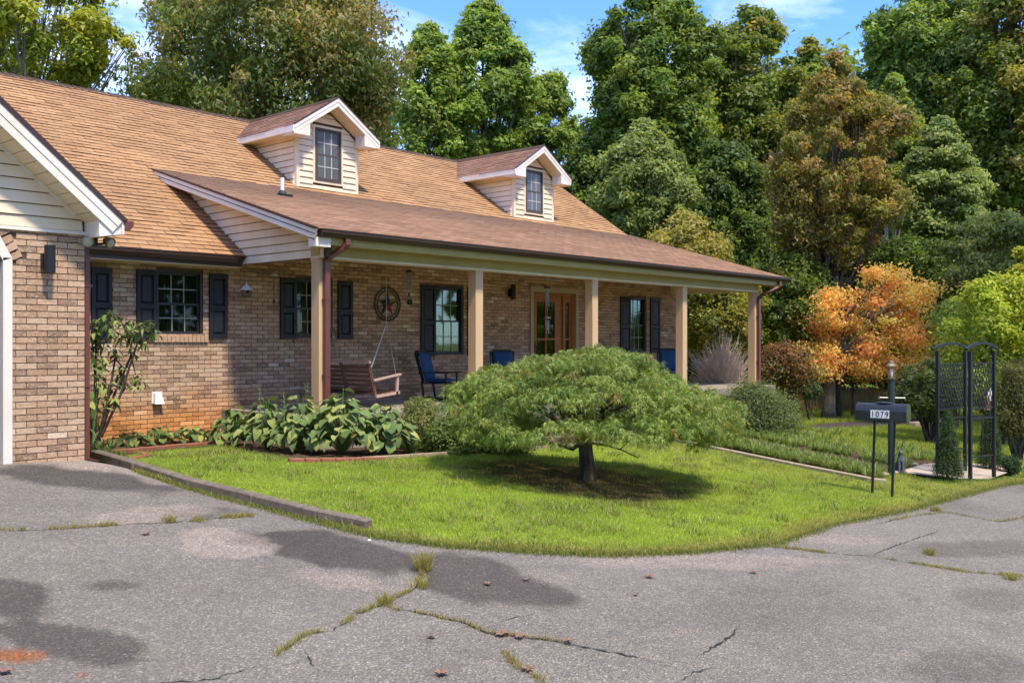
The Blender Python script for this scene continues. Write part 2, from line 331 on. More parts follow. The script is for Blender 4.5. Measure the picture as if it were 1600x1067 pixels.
# ================================================================== GROUND
def np_inside(P, poly):
    x, y = P[:, 0], P[:, 1]; ins = np.zeros(len(P), bool); n = len(poly); j = n-1
    for i in range(n):
        xi, yi = poly[i]; xj, yj = poly[j]
        c = ((yi > y) != (yj > y)) & (x < (xj-xi)*(y-yi)/(yj-yi+1e-12)+xi); ins ^= c; j = i
    return ins
def sheet(name, poly, off, mat, step=.3, col=None):
    poly = [Vector((p[0], p[1])) for p in poly]
    # densify border
    b = []
    for i, p in enumerate(poly):
        q = poly[(i+1) % len(poly)]; k = max(1, int((q-p).length/step))
        b += [p.lerp(q, t/k) for t in range(k)]
    xs = [p.x for p in b]; ys = [p.y for p in b]
    gx, gy = np.meshgrid(np.arange(min(xs), max(xs), step), np.arange(min(ys), max(ys), step)); P = np.stack([gx.ravel(), gy.ravel()], 1)
    P = P[np_inside(P, [(p.x, p.y) for p in b])]
    pts = b + [Vector(p) for p in P]
    vs, es, fs, *_ = delaunay_2d_cdt(pts, [], [list(range(len(b)))], 1, 1e-5)
    V = np.array([(v.x, v.y, 0) for v in vs]); V[:, 2] = gz(V[:, 0], V[:, 1])+off
    me = np_mesh(name, V, [f for f in fs if len(f) == 3], None if col is None else col(V))
    o = obj(name, me, mat); tag(o, kind='structure'); return o
def vnoise(x, y, s, seed=0):      # smooth value noise
    r = np.random.default_rng(seed); T = r.random((64, 64)); x = x/s+100; y = y/s+100
    i = np.floor(x).astype(int); j = np.floor(y).astype(int); u = x-i; v = y-j; u = u*u*(3-2*u); v = v*v*(3-2*v); i %= 64; j %= 64; i1 = (i+1) % 64; j1 = (j+1) % 64
    return (T[i, j]*(1-u)+T[i1, j]*u)*(1-v)+(T[i, j1]*(1-u)+T[i1, j1]*u)*v
def fbm(x, y, s, seed=0): return .5*vnoise(x, y, s, seed)+.3*vnoise(x, y, s/2.1, seed+1)+.2*vnoise(x, y, s/4.3, seed+2)
# far ground to the horizon
def far_ground():
    a = np.concatenate([np.linspace(-600, -60, 12), np.arange(-50, 60, 1.0), np.linspace(62, 700, 30)])
    gx, gy = np.meshgrid(a, a); n = len(a); V = np.stack([gx.ravel(), gy.ravel(), gz(gx, gy).ravel()-.05], 1)
    I = np.arange(n*n).reshape(n, n); F = np.stack([I[:-1, :-1].ravel(), I[:-1, 1:].ravel(), I[1:, 1:].ravel(), I[1:, :-1].ravel()], 1)
    tag(obj('ground', np_mesh('ground', V, F), M['ground']), kind='structure')
far_ground()
edge_px = [(170,722),(215,712),(290,704),(345,700),(400,712),(450,720),(560,722),(640,717),(760,709),(870,701),(960,692),(1040,688),(1120,705),(1240,730),(1360,755),(1405,741),(1440,752),(1480,757),(1545,752),(1600,746),(1620,752),(1570,757),(1520,770),(1470,783),(1420,797),(1300,820),(1210,850),(1080,863),(950,868),(820,862),(690,853),(585,838),(500,816),(400,790),(300,765),(215,738)]
lawn_poly = [G(*p).to_2d() for p in edge_px]
front_i = [G(*p).to_2d() for p in [(1620,742),(1570,750),(1510,762),(1460,776),(1410,790),(1295,812),(1205,840),(1080,855),(950,858),(820,853),(690,843),(590,826),(500,804),(400,780),(300,758),(215,732),(170,716)]]
TREE = G(918, 752)
def lawn_col(V):
    x, y = V[:, 0], V[:, 1]; n = fbm(x, y, 1.3, 3)[:, None]; n2 = fbm(x, y, .5, 9)[:, None]
    c = np.array([.21, .30, .03])*(1-n)+np.array([.36, .42, .06])*n
    c = c*(.8+.4*n2)
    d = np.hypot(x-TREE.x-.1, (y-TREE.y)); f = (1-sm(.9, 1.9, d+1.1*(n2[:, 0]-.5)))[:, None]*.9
    c = c*(1-f)+np.array([.085, .055, .03])*f  # bare soil patch under the maple, with its shade mixed into the colour
    # dry fringe along the asphalt, and toward the mailbox
    P = np.array([(p.x, p.y) for p in lawn_poly[20:]]); dm = np.full(len(x), 9.)
    for a, b in zip(P[:-1], P[1:]):
        ab = b-a; t = np.clip(((x-a[0])*ab[0]+(y-a[1])*ab[1])/(ab@ab), 0, 1); dm = np.minimum(dm, np.hypot(x-a[0]-t*ab[0], y-a[1]-t*ab[1]))
    g = (1-sm(.05, .35, dm+.3*(n2[:, 0]-.5)))[:, None]*.7; c = c*(1-g)+np.array([.30, .235, .09])*g
    g = (sm(12.2, 15.5, x+2*(n[:, 0]-.5)))[:, None]*.45; c = c*(1-g)+np.array([.27, .23, .09])*g
    return c
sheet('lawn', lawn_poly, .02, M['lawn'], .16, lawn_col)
# asphalt
def asphalt():
    st = .06; xs = np.arange(-9, 21, st); ys = np.arange(-4, 10.9, st); gx, gy = np.meshgrid(xs, ys); X, Y = gx.ravel(), gy.ravel()
    poly = [tuple(p) for p in front_i] + [(4.75, 10.2), (4.75, 10.9), (-9, 10.9), (-9, -4), (30, -4), (30, 3)]
    ins = np_inside(np.stack([X, Y], 1), poly)
    n = fbm(X, Y, 2.2, 21); n2 = fbm(X, Y, .45, 31)
    Z = gz(X, Y)+.006*(n2-.5)
    # picture position of each grid point (where the stains were measured)
    D = CT*X+ST*Y; px = 800+FPX*(ST*X-CT*Y)/np.maximum(D, .1); py = 533-FPX*(Z-CH)/np.maximum(D, .1)
    c = np.array([.265, .234, .193])[None]*(.85+.35*n[:, None])
    def blob(cx, cy, rx, ry, rot=0, soft=.35, w=.5, seed=0):
        g0 = G(cx, cy); u = G(cx+rx, cy+rot*rx)-g0; v = G(cx, cy+ry)-g0   # ellipse axes on the ground
        det = u.x*v.y-u.y*v.x; dx, dy = X-g0.x, Y-g0.y; a = (dx*v.y-dy*v.x)/det; b = (u.x*dy-u.y*dx)/det
        r = np.hypot(a, b)+w*(fbm(X, Y, .6, 50+seed)-.5)*1.6
        return (1-sm(1-soft, 1+soft*.6, r))[:, None]
    D_ = np.array([.09, .076, .066])
    for k, (a, b_, rx, ry, rot, s, amt) in enumerate([(20,940,75,35,0,.3,.8),(90,1000,120,26,.15,.3,.75),(180,915,45,9,0,.5,.6),(110,745,150,16,.12,.4,.8),(545,860,140,32,.12,.25,.85),(755,905,110,34,.25,.3,.8),(330,800,60,10,0,.6,.5),(420,845,60,14,0,.6,.4),(1530,855,90,14,0,.6,.45),(1560,935,60,20,0,.6,.3),(1230,940,120,40,0,.9,.2),(1500,1040,130,25,0,.6,.4)]):
        f = blob(a, b_, rx, ry, rot, s*.7, .9, k)*amt; c = c*(1-f)+D_*f
    Lt = np.array([.50, .40, .31])
    for k, (a, b_, rx, ry, rot, s, amt) in enumerate([(350,842,75,22,.1,.25,.45),(190,728,110,9,.05,.4,.5),(270,800,100,14,-.05,.3,.3),(520,905,110,16,.15,.4,.4),(1130,875,220,12,0,.6,.35),(1330,842,110,10,0,.6,.3),(860,900,60,12,0,.7,.15)]):
        f = blob(a, b_, rx, ry, rot, s*.6, 1.1, 20+k)*amt; c = c*(1-f)+Lt*f
    f = blob(30, 1025, 45, 10, 0, .4, .6, 40)*.85; c = c*(1-f)+np.array([.38, .13, .03])*f
    f = blob(125, 1055, 12, 4, 0, .5, .4, 41)*.6; c = c*(1-f)+np.array([.36, .15, .06])*f
    nx, ny = len(xs), len(ys); I = np.arange(nx*ny).reshape(ny, nx)
    F = np.stack([I[:-1, :-1].ravel(), I[:-1, 1:].ravel(), I[1:, 1:].ravel(), I[1:, :-1].ravel()], 1)
    F = F[ins[F].any(1)]
    used = np.unique(F); mp = np.zeros(nx*ny, int); mp[used] = np.arange(len(used)); V = np.stack([X, Y, Z], 1)[used]
    tag(obj('driveway', np_mesh('driveway', V, mp[F], c[used]), M['asphalt'], smooth=True), kind='structure')
asphalt()
# planting beds
bed_poly = [(4.85,10.4)]+[tuple(G(*p).to_2d()) for p in [(150,722),(215,712),(290,704),(345,700),(400,712),(450,720),(560,722),(640,717),(760,709),(870,701),(960,692),(1040,688)]]+[(17.2,10.4),(21,10.2),(22.6,10.6),(22.6,11.4),(22.0,13.7),(4.9,13.8)]
sheet('planting_bed', bed_poly, .012, M['mulch'], .4)
bed2 = [tuple(G(*p).to_2d()) for p in [(1040,688),(1120,705),(1240,730),(1360,755),(1395,750),(1440,735),(1470,722),(1400,712),(1300,700),(1200,690),(1120,680)]]
sheet('border_bed', bed2, .014, M['mulch'], .4)
path_poly = [tuple(G(*p).to_2d()) for p in [(1405,738),(1440,727),(1470,723),(1600,729),(1570,741),(1545,750),(1500,749),(1450,744)]]
sheet('concrete_path', path_poly, .022, M['concrete'], .3)
dirt = [tuple(G(*p).to_2d()) for p in [(1235,668),(1300,660),(1380,656),(1480,650),(1640,646),(1640,654),(1480,661),(1400,666),(1330,669),(1270,672)]]
sheet('gravel_path', dirt, .0, M['path_dirt'], .5)
print('ground ok')

# ---- grass blades
def blades(name, P, h, w, col, lean=.5, mat=None, two=False):
    n = len(P); a = RNG.random(n)*2*np.pi; l = RNG.random(n)*lean; b = RNG.random(n)*2*np.pi
    wd = np.stack([np.cos(a), np.sin(a), np.zeros(n)], 1)*(w*(.6+.8*RNG.random(n)))[:, None]*.5
    tip = P+np.stack([np.cos(b)*l, np.sin(b)*l, np.ones(n)], 1)*(h*(.5+.8*RNG.random(n)))[:, None]
    V = np.stack([P-wd, P+wd, tip], 1).reshape(-1, 3); F = np.arange(3*n).reshape(n, 3)
    C = np.repeat(col, 3, 0).reshape(n, 3, 3); C[:, :2] *= .75; 
    return V, F, C.reshape(-1, 3)
def lawn_blades(n=420000):
    xs = [p.x for p in lawn_poly]; ys = [p.y for p in lawn_poly]
    P = np.stack([RNG.uniform(min(xs), max(xs), n*3), RNG.uniform(min(ys), max(ys), n*3)], 1); P = P[np_inside(P, [tuple(p) for p in lawn_poly])]
    D = CT*P[:, 0]+ST*P[:, 1]; keep = RNG.random(len(P)) < np.clip((9/D)**1.6, 0, 1); P = P[keep]
    d = np.hypot(P[:, 0]-TREE.x-.1, P[:, 1]-TREE.y); nn = fbm(P[:, 0], P[:, 1], .5, 9)
    P = P[RNG.random(len(P)) < .12+.88*sm(1.0, 1.9, d+1.1*(nn-.5))][:n]
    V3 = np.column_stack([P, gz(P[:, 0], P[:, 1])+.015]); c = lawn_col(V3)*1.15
    k = RNG.random((len(P), 1)); c = c*(.7+.6*k); c *= (.82+.36*fbm(P[:, 0], P[:, 1], .28, 15))[:, None]; dry = RNG.random(len(P)) < .10+.22*fbm(P[:, 0], P[:, 1], .9, 44); c[dry] = np.array([.52, .48, .22])*(.5+.8*k[dry])
    hh = .02+.024*fbm(P[:, 0], P[:, 1], .7, 77)
    V, F, C = blades('grass', V3, hh, .008, c*np.array([1.16, 1.22, 1.0]), 1.1)
    tag(obj('lawn_grass', np_mesh('lawn_grass', V, F, C), M['blade']), 'short green lawn grass around the weeping maple', 'grass', kind='stuff')
    print('blades', len(P))
lawn_blades()
def lawn_clumps(n=26000):      # coarser grass and clover patches
    xs = [p.x for p in lawn_poly]; ys = [p.y for p in lawn_poly]; P = np.stack([RNG.uniform(min(xs), max(xs), n*6), RNG.uniform(min(ys), max(ys), n*6)], 1); P = P[np_inside(P, [tuple(p) for p in lawn_poly])]
    P = P[(fbm(P[:, 0], P[:, 1], .33, 123) > .60) & (np.hypot(P[:, 0]-TREE.x, P[:, 1]-TREE.y) > 1.6)][:n]
    V3 = np.column_stack([P, gz(P[:, 0], P[:, 1])+.015]); c = np.array([(.16,.25,.03),(.34,.38,.08),(.46,.42,.18)])[RNG.integers(0, 3, len(P))]*(.7+.6*RNG.random((len(P), 1)))
    V, F, C = blades('g', V3, np.full(len(P), .075), .011, c, 1.3); tag(obj('coarse_grass', np_mesh('coarse_grass', V, F, C), M['blade']), 'coarser clumps of grass standing up from the front lawn', 'grass', kind='stuff')
lawn_clumps()
def patch_blades(name, pts, spread, n, h, w, col, label, lean=.8, cat='grass', mat='blade'):
    pts = np.array([(p.x, p.y) for p in pts])
    if name == 'crack_weeds': pts = pts[fbm(pts[:, 0], pts[:, 1], .35, 91) > .40]; h *= .75; spread *= .8; n = int(n*.8)
    k = RNG.integers(0, len(pts), n); Q = pts[k]+RNG.normal(0, spread, (n, 2))
    V3 = np.column_stack([Q, gz(Q[:, 0], Q[:, 1])+.005]); c = np.array(col)[RNG.integers(0, len(col), n)]*(.7+.6*RNG.random((n, 1)))
    V, F, C = blades(name, V3, np.full(n, h), w, c, lean); return tag(obj(name, np_mesh(name, V, F, C), M[mat]), label, cat, kind='stuff')

# ================================================================== HOUSE
YF, YG, XG, XR, YP = 13.88, 10.57, 4.76, 21.96, 11.48
house = empty('brick_house', (XG, YF, 0))
tag(house, 'single storey brick house with brown shingle roof, two dormers and a long front porch', 'house')
CO = .0677; BL = .2125; JT = .0095
W_SP = [(7.34,8.13,1.59,2.60), (9.87,10.66,1.57,2.60), (13.14,13.94,1.24,2.60), (19.72,20.45,1.24,2.60)]
DOOR = (15.99, 17.63, .42, 2.70)
def split_wall(mb, x0, x1, z0, z1, ops, y0, y1):
    xs = sorted({x0, x1, *[v for o in ops for v in o[:2] if x0 < v < x1]}); zs = sorted({z0, z1, *[v for o in ops for v in o[2:] if z0 < v < z1]})
    for a, b in zip(xs[:-1], xs[1:]):
        run = None
        for c, d in zip(zs[:-1], zs[1:]):
            hole = any(o[0] <= (a+b)/2 <= o[1] and o[2] <= (c+d)/2 <= o[3] for o in ops)
            if hole:
                if run: mb.box(a, b, y0, y1, *run); run = None
            else: run = (run[0], d) if run else (c, d)
        if run: mb.box(a, b, y0, y1, *run)
OPS = W_SP+[DOOR]
wb = MB(); split_wall(wb, XG-.3, 8.6, -1.2, 2.95, [o for o in OPS if o[0] < 8.6], YF+.008, YF+.22); split_wall(wb, 8.6, XR-.01, -1.2, 3.04, [o for o in OPS if o[0] > 8.6], YF+.008, YF+.22)
wb.box(XR-.22, XR-.01, YF+.22, 23.4, -1.2, 3.0)
wall = obj('wall', wb, M['mortar'], house)
gb = MB(); gop = [(-1.0, 4.01, 0, 2.33)]
split_wall(gb, -2.2, XG-.01, -.2, 2.69, gop, YG+.008, YG+.2); gb.box(XG-.22, XG-.01, YG+.2, YF, -.2, 2.75)
gwall = obj('garage_wall', gb, M['mortar'], house)
def brick_cells(x0, x1, z0, z1, ops, y):
    out = []; k = 0; z = z0
    while z < z1-.02:
        h = min(CO, z1-z)-JT
        u = x0-(BL/2 if k % 2 else 0)
        while u < x1:
            a, b = max(u, x0), min(u+BL-JT, x1); zc = z+h/2; segs = [(a, b)]
            for o in ops:
                if o[2] < zc < o[3]:
                    segs = [s for (p, q) in segs for s in ((p, min(q, o[0])), (max(p, o[1]), q)) if s[1]-s[0] > .02]
            out += [(p, q, z, z+h, y) for p, q in segs if q-p > .02]; u += BL
        z += CO; k += 1
    return out
# garage opening has a chamfered corner (a sloping head of rowlock bricks)
def g_ok(c):
    xm, zm = (c[0]+c[1])/2, (c[2]+c[3])/2
    return not (zm > 2.30 and xm < 4.03-(zm-2.36)*.52+.06)
gcells = [c for c in brick_cells(3.2, XG, .13, 2.675, gop, YG) if g_ok(c)]
zb = -.07
fcells = [c for c in brick_cells(XG, XR, zb, 3.04, OPS, YF) if c[1] > 6.0 and (c[3] < 2.9 or c[0] > 8.6)]
ucell = MB().box(-.5, .5, 0, .03, -.5, .5).mesh('brick'); ucell.materials.append(M['brick'])
def put_brick(c, parent):
    pr = random.uniform(0, .004); o = obj('brick', ucell, None, parent, ((c[0]+c[1])/2, c[4]-pr, (c[2]+c[3])/2)); o.scale = (c[1]-c[0], 1, c[3]-c[2])
def cells_mesh(name, cells, mat, parent, depth=.03):
    n = len(cells); A = np.array(cells); pr = RNG.random(n)*.005; y0 = A[:, 4]-pr; y1 = A[:, 4]+depth
    jz = RNG.normal(0, .0008, n); x0, x1, z0, z1 = A[:, 0], A[:, 1], A[:, 2]+jz, A[:, 3]+jz
    V = np.stack([np.stack(v, 1) for v in [(x0,y0,z0),(x1,y0,z0),(x1,y0,z1),(x0,y0,z1),(x0,y1,z0),(x1,y1,z0),(x1,y1,z1),(x0,y1,z1)]], 1).reshape(-1, 3)
    f = np.array([(0,1,2,3),(0,4,5,1),(3,2,6,7),(0,3,7,4),(1,5,6,2)]); F = (np.arange(n)[:, None, None]*8+f[None]).reshape(-1, 4)
    return obj(name, np_mesh(name, V, F, rnd=np.repeat(RNG.random(n), 8)), mat, parent)
vis_g = [c for c in gcells if c[1] > 3.9]
for c in vis_g: put_brick(c, gwall)
rest = [c for c in gcells if c[1] <= 3.9]
nf = 300-len(vis_g)-12
fvis = [c for c in fcells if c[0] > 6.55 and c[2] < 2.6 and c[2] > .1 and c[1] < 9.2]; fvis.sort(key=lambda c: c[0]); fvis = fvis[:nf]; fs = set(fvis)
for c in fvis: put_brick(c, wall)
frest = [c for c in fcells if c not in fs]
if rest: tag(cells_mesh('brick_courses', rest, M['brick'], gwall), kind='stuff')
tag(cells_mesh('brick_courses', frest, M['brick'], wall), kind='stuff')
# side return of the house at the far corner, in brick
rc = MB()
for k in range(46):
    z = zb+k*CO
    for j in range(6): 
        y = YF+.0+j*BL-(BL/2 if k % 2 else 0)
        if y+BL-JT > YF+.04: rc.box(XR-.03, XR+.002, max(y, YF+.04), y+BL-JT, z, z+CO-JT)
obj('side_bricks', rc, M['brick'], wall)['kind'] = 'stuff'
# rowlock bricks round the chamfered garage head
for i in range(9):
    t = i/9.0; p = Vector((4.02, YG-.012, 2.34)).lerp(Vector((3.64, YG-.012, 3.06)), t); d = Vector((-.38, 0, .72)).normalized()
    q = p+d*.066; n_ = Vector((.72, 0, .38)).normalized()
    mb = MB().prism([p, q, q+n_*.10, p+n_*.10], (0, .05, 0)); obj('rowlock_brick', mb, M['brick'], gwall)
# garage door, jamb
jm = MB().box(3.915, 4.005, YG-.02, YG+.16, .13, 2.36)
jm.prism([(4.005,YG-.02,2.36),(3.66,YG-.02,3.0),(3.57,YG-.02,2.95),(3.915,YG-.02,2.33)], (0, .18, 0)); obj('garage_jamb', jm, M['trim'], house)
gd = MB()
for k in range(4): gd.box(-1, 3.915, YG+.10, YG+.14, .16+k*.6, .16+k*.6+.585)
obj('garage_door', gd, simple('garage_door_brown', (.06, .035, .025), .5), house)
# window sills, rowlock bricks (real bricks on edge)
def sill(x0, x1, z):
    s = MB(); u = x0-.04
    while u < x1+.02:
        s.box(u, u+.062, YF-.035, YF+.03, z-.10, z-.005+random.uniform(-.002, .002)); u += .070
    o = obj('window_sill', s, M['brick'], wall)
for w in W_SP: sill(w[0], w[1], w[2])
def window(x0, x1, z0, z1, y, cols=3, ft=.045, curt=True):
    fr = MB(); 
    fr.box(x0, x1, y-.006, y+.10, z1-ft, z1); fr.box(x0, x1, y-.012, y+.10, z0, z0+ft*.8); fr.box(x0, x0+ft, y-.006, y+.10, z0+ft*.8, z1-ft); fr.box(x1-ft, x1, y-.006, y+.10, z0+ft*.8, z1-ft)
    w = obj('window', fr, M['sash'], house)
    zm = (z0+z1)/2-.02; a, b = x0+ft, x1-ft
    for (c, d, yy) in ((zm-.018, z1-ft, y+.055), (z0+ft*.8, zm+.018, y+.028)):
        s = MB(); r = .032
        s.box(a, b, yy, yy+.024, c, c+r); s.box(a, b, yy, yy+.024, d-r, d); s.box(a, a+r, yy, yy+.024, c+r, d-r); s.box(b-r, b, yy, yy+.024, c+r, d-r); obj('sash', s, M['sash'], w)
        obj('pane', MB().box(a+r, b-r, yy+.010, yy+.014, c+r, d-r), M['glass'], w)
        g = MB(); q = .0075
        for i in range(1, cols): X = a+r+(b-a-2*r)*i/cols; g.box(X-q, X+q, yy+.002, yy+.008, c+r, d-r)
        zc = (c+d)/2; g.box(a+r, b-r, yy+.0005, yy+.0065, zc-q, zc+q); obj('muntin', g, M['grille'], w)
    if curt:
        n = 40; V = []; 
        for i in range(n+1):
            X = a+(b-a)*i/n; Y = y+.16+.015*math.sin(i*1.7+x0)+.008*math.sin(i*.6); V += [(X, Y, z0), (X, Y, z1)]
        mb = MB().add(V, [(2*i, 2*i+2, 2*i+3, 2*i+1) for i in range(n)]); obj('curtain', mb, M['curtain'], w)
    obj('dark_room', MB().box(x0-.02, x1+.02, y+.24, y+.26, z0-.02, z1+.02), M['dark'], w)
for w in W_SP: window(*w, YF+.02, 3)
def shutter(x0, x1, z0, z1):
    y = YF-.012; t = .035; s = .055; mb = MB(); zm = z0+(z1-z0)*.47
    mb.box(x0, x0+s, y-t, y, z0, z1); mb.box(x1-s, x1, y-t, y, z0, z1)
    for a, b in ((z0, z0+.075), (zm-.035, zm+.035), (z1-.075, z1)): mb.box(x0+s, x1-s, y-t+.001, y, a, b)
    o = obj('shutter', mb, M['shutter'], house)
    for a, b in ((z0+.075, zm-.035), (zm+.035, z1-.075)):
        p = MB().box(x0+s, x1-s, y-.012, y, a, b); u0, u1, v0, v1 = x0+s+.012, x1-s-.012, a+.012, b-.012; e = .022
        p.add([(u0,y-.012,v0),(u1,y-.012,v0),(u1,y-.012,v1),(u0,y-.012,v1),(u0+e,y-.030,v0+e),(u1-e,y-.030,v0+e),(u1-e,y-.030,v1-e),(u0+e,y-.030,v1-e)],
              [(4,5,6,7),(0,1,5,4),(1,2,6,5),(2,3,7,6),(3,0,4,7)]); obj('shutter_panel', p, M['shutter'], o)
for s in [(6.34,6.64,1.54,2.57),(7.02,7.335,1.54,2.58),(8.22,8.54,1.54,2.58),(9.55,9.865,1.54,2.58),(10.76,11.08,1.54,2.58),(12.75,13.135,1.22,2.6),(14.03,14.42,1.22,2.6),(19.31,19.715,1.22,2.6),(20.6,21.02,1.22,2.6)]: shutter(*s)
# front door with sidelight
x0, x1, z0, z1 = DOOR
cs = MB().box(x0-.03, x1+.03, YF-.045, YF+.06, z1-.11, z1+.01); cs.box(x0-.02, x0+.07, YF-.04, YF+.06, z0, z1-.11); cs.box(x1-.08, x1+.02, YF-.04, YF+.06, z0, z1-.11)
dr = obj('door_frame', cs, M['casing'], house)
jb = MB(); jb.box(x0+.07, x0+.16, YF+.02, YF+.12, z0, z1-.11); jb.box(x1-.16, x1-.08, YF+.02, YF+.12, z0, z1-.11); jb.box(x0+.16, x1-.16, YF+.02, YF+.12, z1-.15, z1-.11)
jb.box(17.15, 17.21, YF+.02, YF+.12, z0, z1-.15); obj('door_jamb', jb, M['door'], dr)
a, b = x0+.16, 17.15; zt = z1-.15; zm = 1.55
lf = MB(); y0_, y1_ = YF+.06, YF+.105
lf.box(a, a+.13, y0_, y1_, z0, zt); lf.box(b-.24, b, y0_, y1_, z0, zt); lf.box(a+.13, b-.24, y0_, y1_, zt-.17, zt); lf.box(a+.13, b-.24, y0_, y1_, zm-.02, zm+.02); lf.box(a+.13, b-.24, y0_, y1_, z0, z0+.28); mc = (a+.13+b-.24)/2
lf.box(mc-.018, mc+.018, y0_+.001, y1_, z0+.28, zm-.02); lf.box(mc-.018, mc+.018, y0_+.001, y1_, zm+.02, zt-.17)
front = obj('front_door', lf, M['door'], house)
for (p, q) in ((z0+.28, zm-.02), (zm+.02, zt-.17)):
    for (u, v) in ((a+.13, mc-.018), (mc+.018, b-.24)): obj('door_pane', MB().box(u, v, YF+.08, YF+.086, p, q), M['glass'], front)
obj('door_handle', MB().tube([(a+.06,YF+.03,1.42),(a+.06,YF+.0,1.40),(a+.06,YF+.0,1.22),(a+.06,YF+.03,1.20)], .012, 6).box(a+.04, a+.08, YF+.045, YF+.06, 1.15, 1.5), M['black'], front)
sl = MB().box(17.21, 17.27, YF+.05, YF+.10, z0, zt); sl.box(x1-.22, x1-.16, YF+.05, YF+.10, z0, zt); sl.box(17.27, x1-.22, YF+.05, YF+.10, zt-.17, zt); sl.box(17.27, x1-.22, YF+.05, YF+.10, zm-.02, zm+.02); sl.box(17.27, x1-.22, YF+.05, YF+.10, z0, z0+.28)
sd = obj('sidelight', sl, M['door'], house); obj('sidelight_pane', MB().box(17.27, x1-.22, YF+.07, YF+.075, z0+.28, zt-.17), M['glass'], sd)
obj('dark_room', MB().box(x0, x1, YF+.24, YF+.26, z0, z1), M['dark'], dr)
# porch floor, posts, beam
PX = [8.57+3.25*i for i in range(5)]
obj('porch_floor', MB().box(8.45, 22.3, 11.3, YF-.0, -1.2, .42), M['slab'], house)
for i, X in enumerate(PX):
    mb = MB().box(X, X+.178, YP, YP+.178, .42, 2.715); mb.box(X-.012, X+.19, YP-.012, YP+.19, .42, .55); mb.box(X-.008, X+.186, YP-.008, YP+.186, 2.66, 2.714)
    obj('porch_post', mb, M['post'], house)
bm_ = MB().box(8.57, 21.75, YP-.012, YP+.19, 2.735, 3.02); obj('porch_beam', bm_, M['olive'], house)
bt = MB().box(8.566, 21.76, YP-.03, YP+.2, 2.705, 2.735); obj('beam_trim', bt, M['soffit'], house)
obj('end_beam', MB().box(21.56, 21.75, YP+.19, YF-.002, 2.72, 3.05), M['soffit'], house)
for k in range(22):
    y = YP+.22+k*.1
    if y < YF-.1: obj('end_board', MB().box(21.545, 21.559, y, y+.092, 2.725, 3.04), M['soffit'], house)
obj('porch_ceiling', MB().box(8.6, 21.75, YP-.02, YF+.2, 3.045, 3.07), M['soffit'], house)
# porch fascia + soffit + gutter
ZP0, YP0, SP = 3.10, 11.16, .295
YJ, ZJ = 15.87, 4.49; SM = .667; YE, ZE = 13.40, 2.85; YR = 18.67; ZR = 6.36
XL, XRr = 8.28, 22.62
fa = MB().box(XL+.03, 22.45, YP0+.04, YP0+.07, 2.90, 3.07); obj('porch_fascia', fa, M['olive'], house)
obj('porch_soffit', MB().box(XL+.03, 22.45, YP0+.05, YP-.012, 2.875, 2.9), M['olive'], house)
def gutter(x0, x1, y, z, parent=house, name='gutter'):
    mb = MB(); pr = [(.045, 0), (.045, -.11), (-.02, -.11), (-.055, -.05), (-.06, 0.0), (-.05, 0.0), (-.045, -.05), (-.015, -.10), (.035, -.10), (.035, 0)]
    n = len(pr); mb.add([(x0, y+a, z+b) for a, b in pr]+[(x1, y+a, z+b) for a, b in pr], [(i, (i+1) % n, n+(i+1) % n, n+i) for i in range(n)])
    for X in (x0, x1): mb.box(X-.003, X+.003, y-.06, y+.045, z-.11, z)
    mb.bar((x0, y-.06, z-.004), (x1, y-.06, z-.004), .014, .014)
    return obj(name, mb, M['gutter'], parent)
gutter(XL+.06, 22.72, YP0-.01, 3.085); gutter(5.06, 8.45, YE+.0, 2.835)
obj('eave_fascia', MB().box(4.9, 8.55, YE+.045, YE+.07, 2.67, 2.84), M['gutter'], house)
obj('eave_soffit', MB().box(4.9, 8.55, YE+.05, YF, 2.66, 2.685), M['soffit'], house)
def spout(pts, w=.085, d=.06, name='downspout', mat='spout'):
    mb = MB(); P = [Vector(p) for p in pts]; o = 0; V = []; F = []
    for i, p in enumerate(P):
        t = (P[min(i+1, len(P)-1)]-P[max(i-1, 0)]).normalized(); r = Vector((1, 0, 0)); r = (r-t*r.dot(t)).normalized(); u = t.cross(r).normalized()
        for a, b in ((-.5, -.5), (.5, -.5), (.5, .5), (-.5, .5)): V.append(p+r*(a*w)+u*(b*d))
    for i in range(len(P)-1):
        for k in range(4): F.append((i*4+k, i*4+(k+1) % 4, i*4+4+(k+1) % 4, i*4+4+k))
    F += [(3, 2, 1, 0), tuple(len(V)-4+k for k in range(4))]; mb.add(V, F); s = obj(name, mb, M[mat], house)
    st = MB()
    for z in (1.0, 2.1): st.box(P[-1].x-.055, P[-1].x+.055, P[-1].y-.036, P[-1].y+.036, z, z+.025)
    obj('spout_strap', st, M[mat], s)
sx = PX[0]+.10
spout([(sx+.16,YP0-.0,2.99),(sx+.16,YP0+.0,2.90),(sx+.13,YP0+.03,2.85),(sx+.03,YP-.09,2.73),(sx,YP-.05,2.66),(sx,YP-.05,2.55),(sx,YP-.05,.3)])
sx = PX[4]+.12
spout([(sx+.55,YP0-.0,2.99),(sx+.55,YP0+.0,2.88),(sx+.5,YP0+.03,2.82),(sx+.05,YP-.1,2.64),(sx,YP-.05,2.56),(sx,YP-.05,2.45),(sx,YP-.05,.3)], .08)
spout([(XG+.05,YG+.10,2.72),(XG+.05,YG+.06,2.4),(XG+.05,YG+.06,.2)], .05, .05)
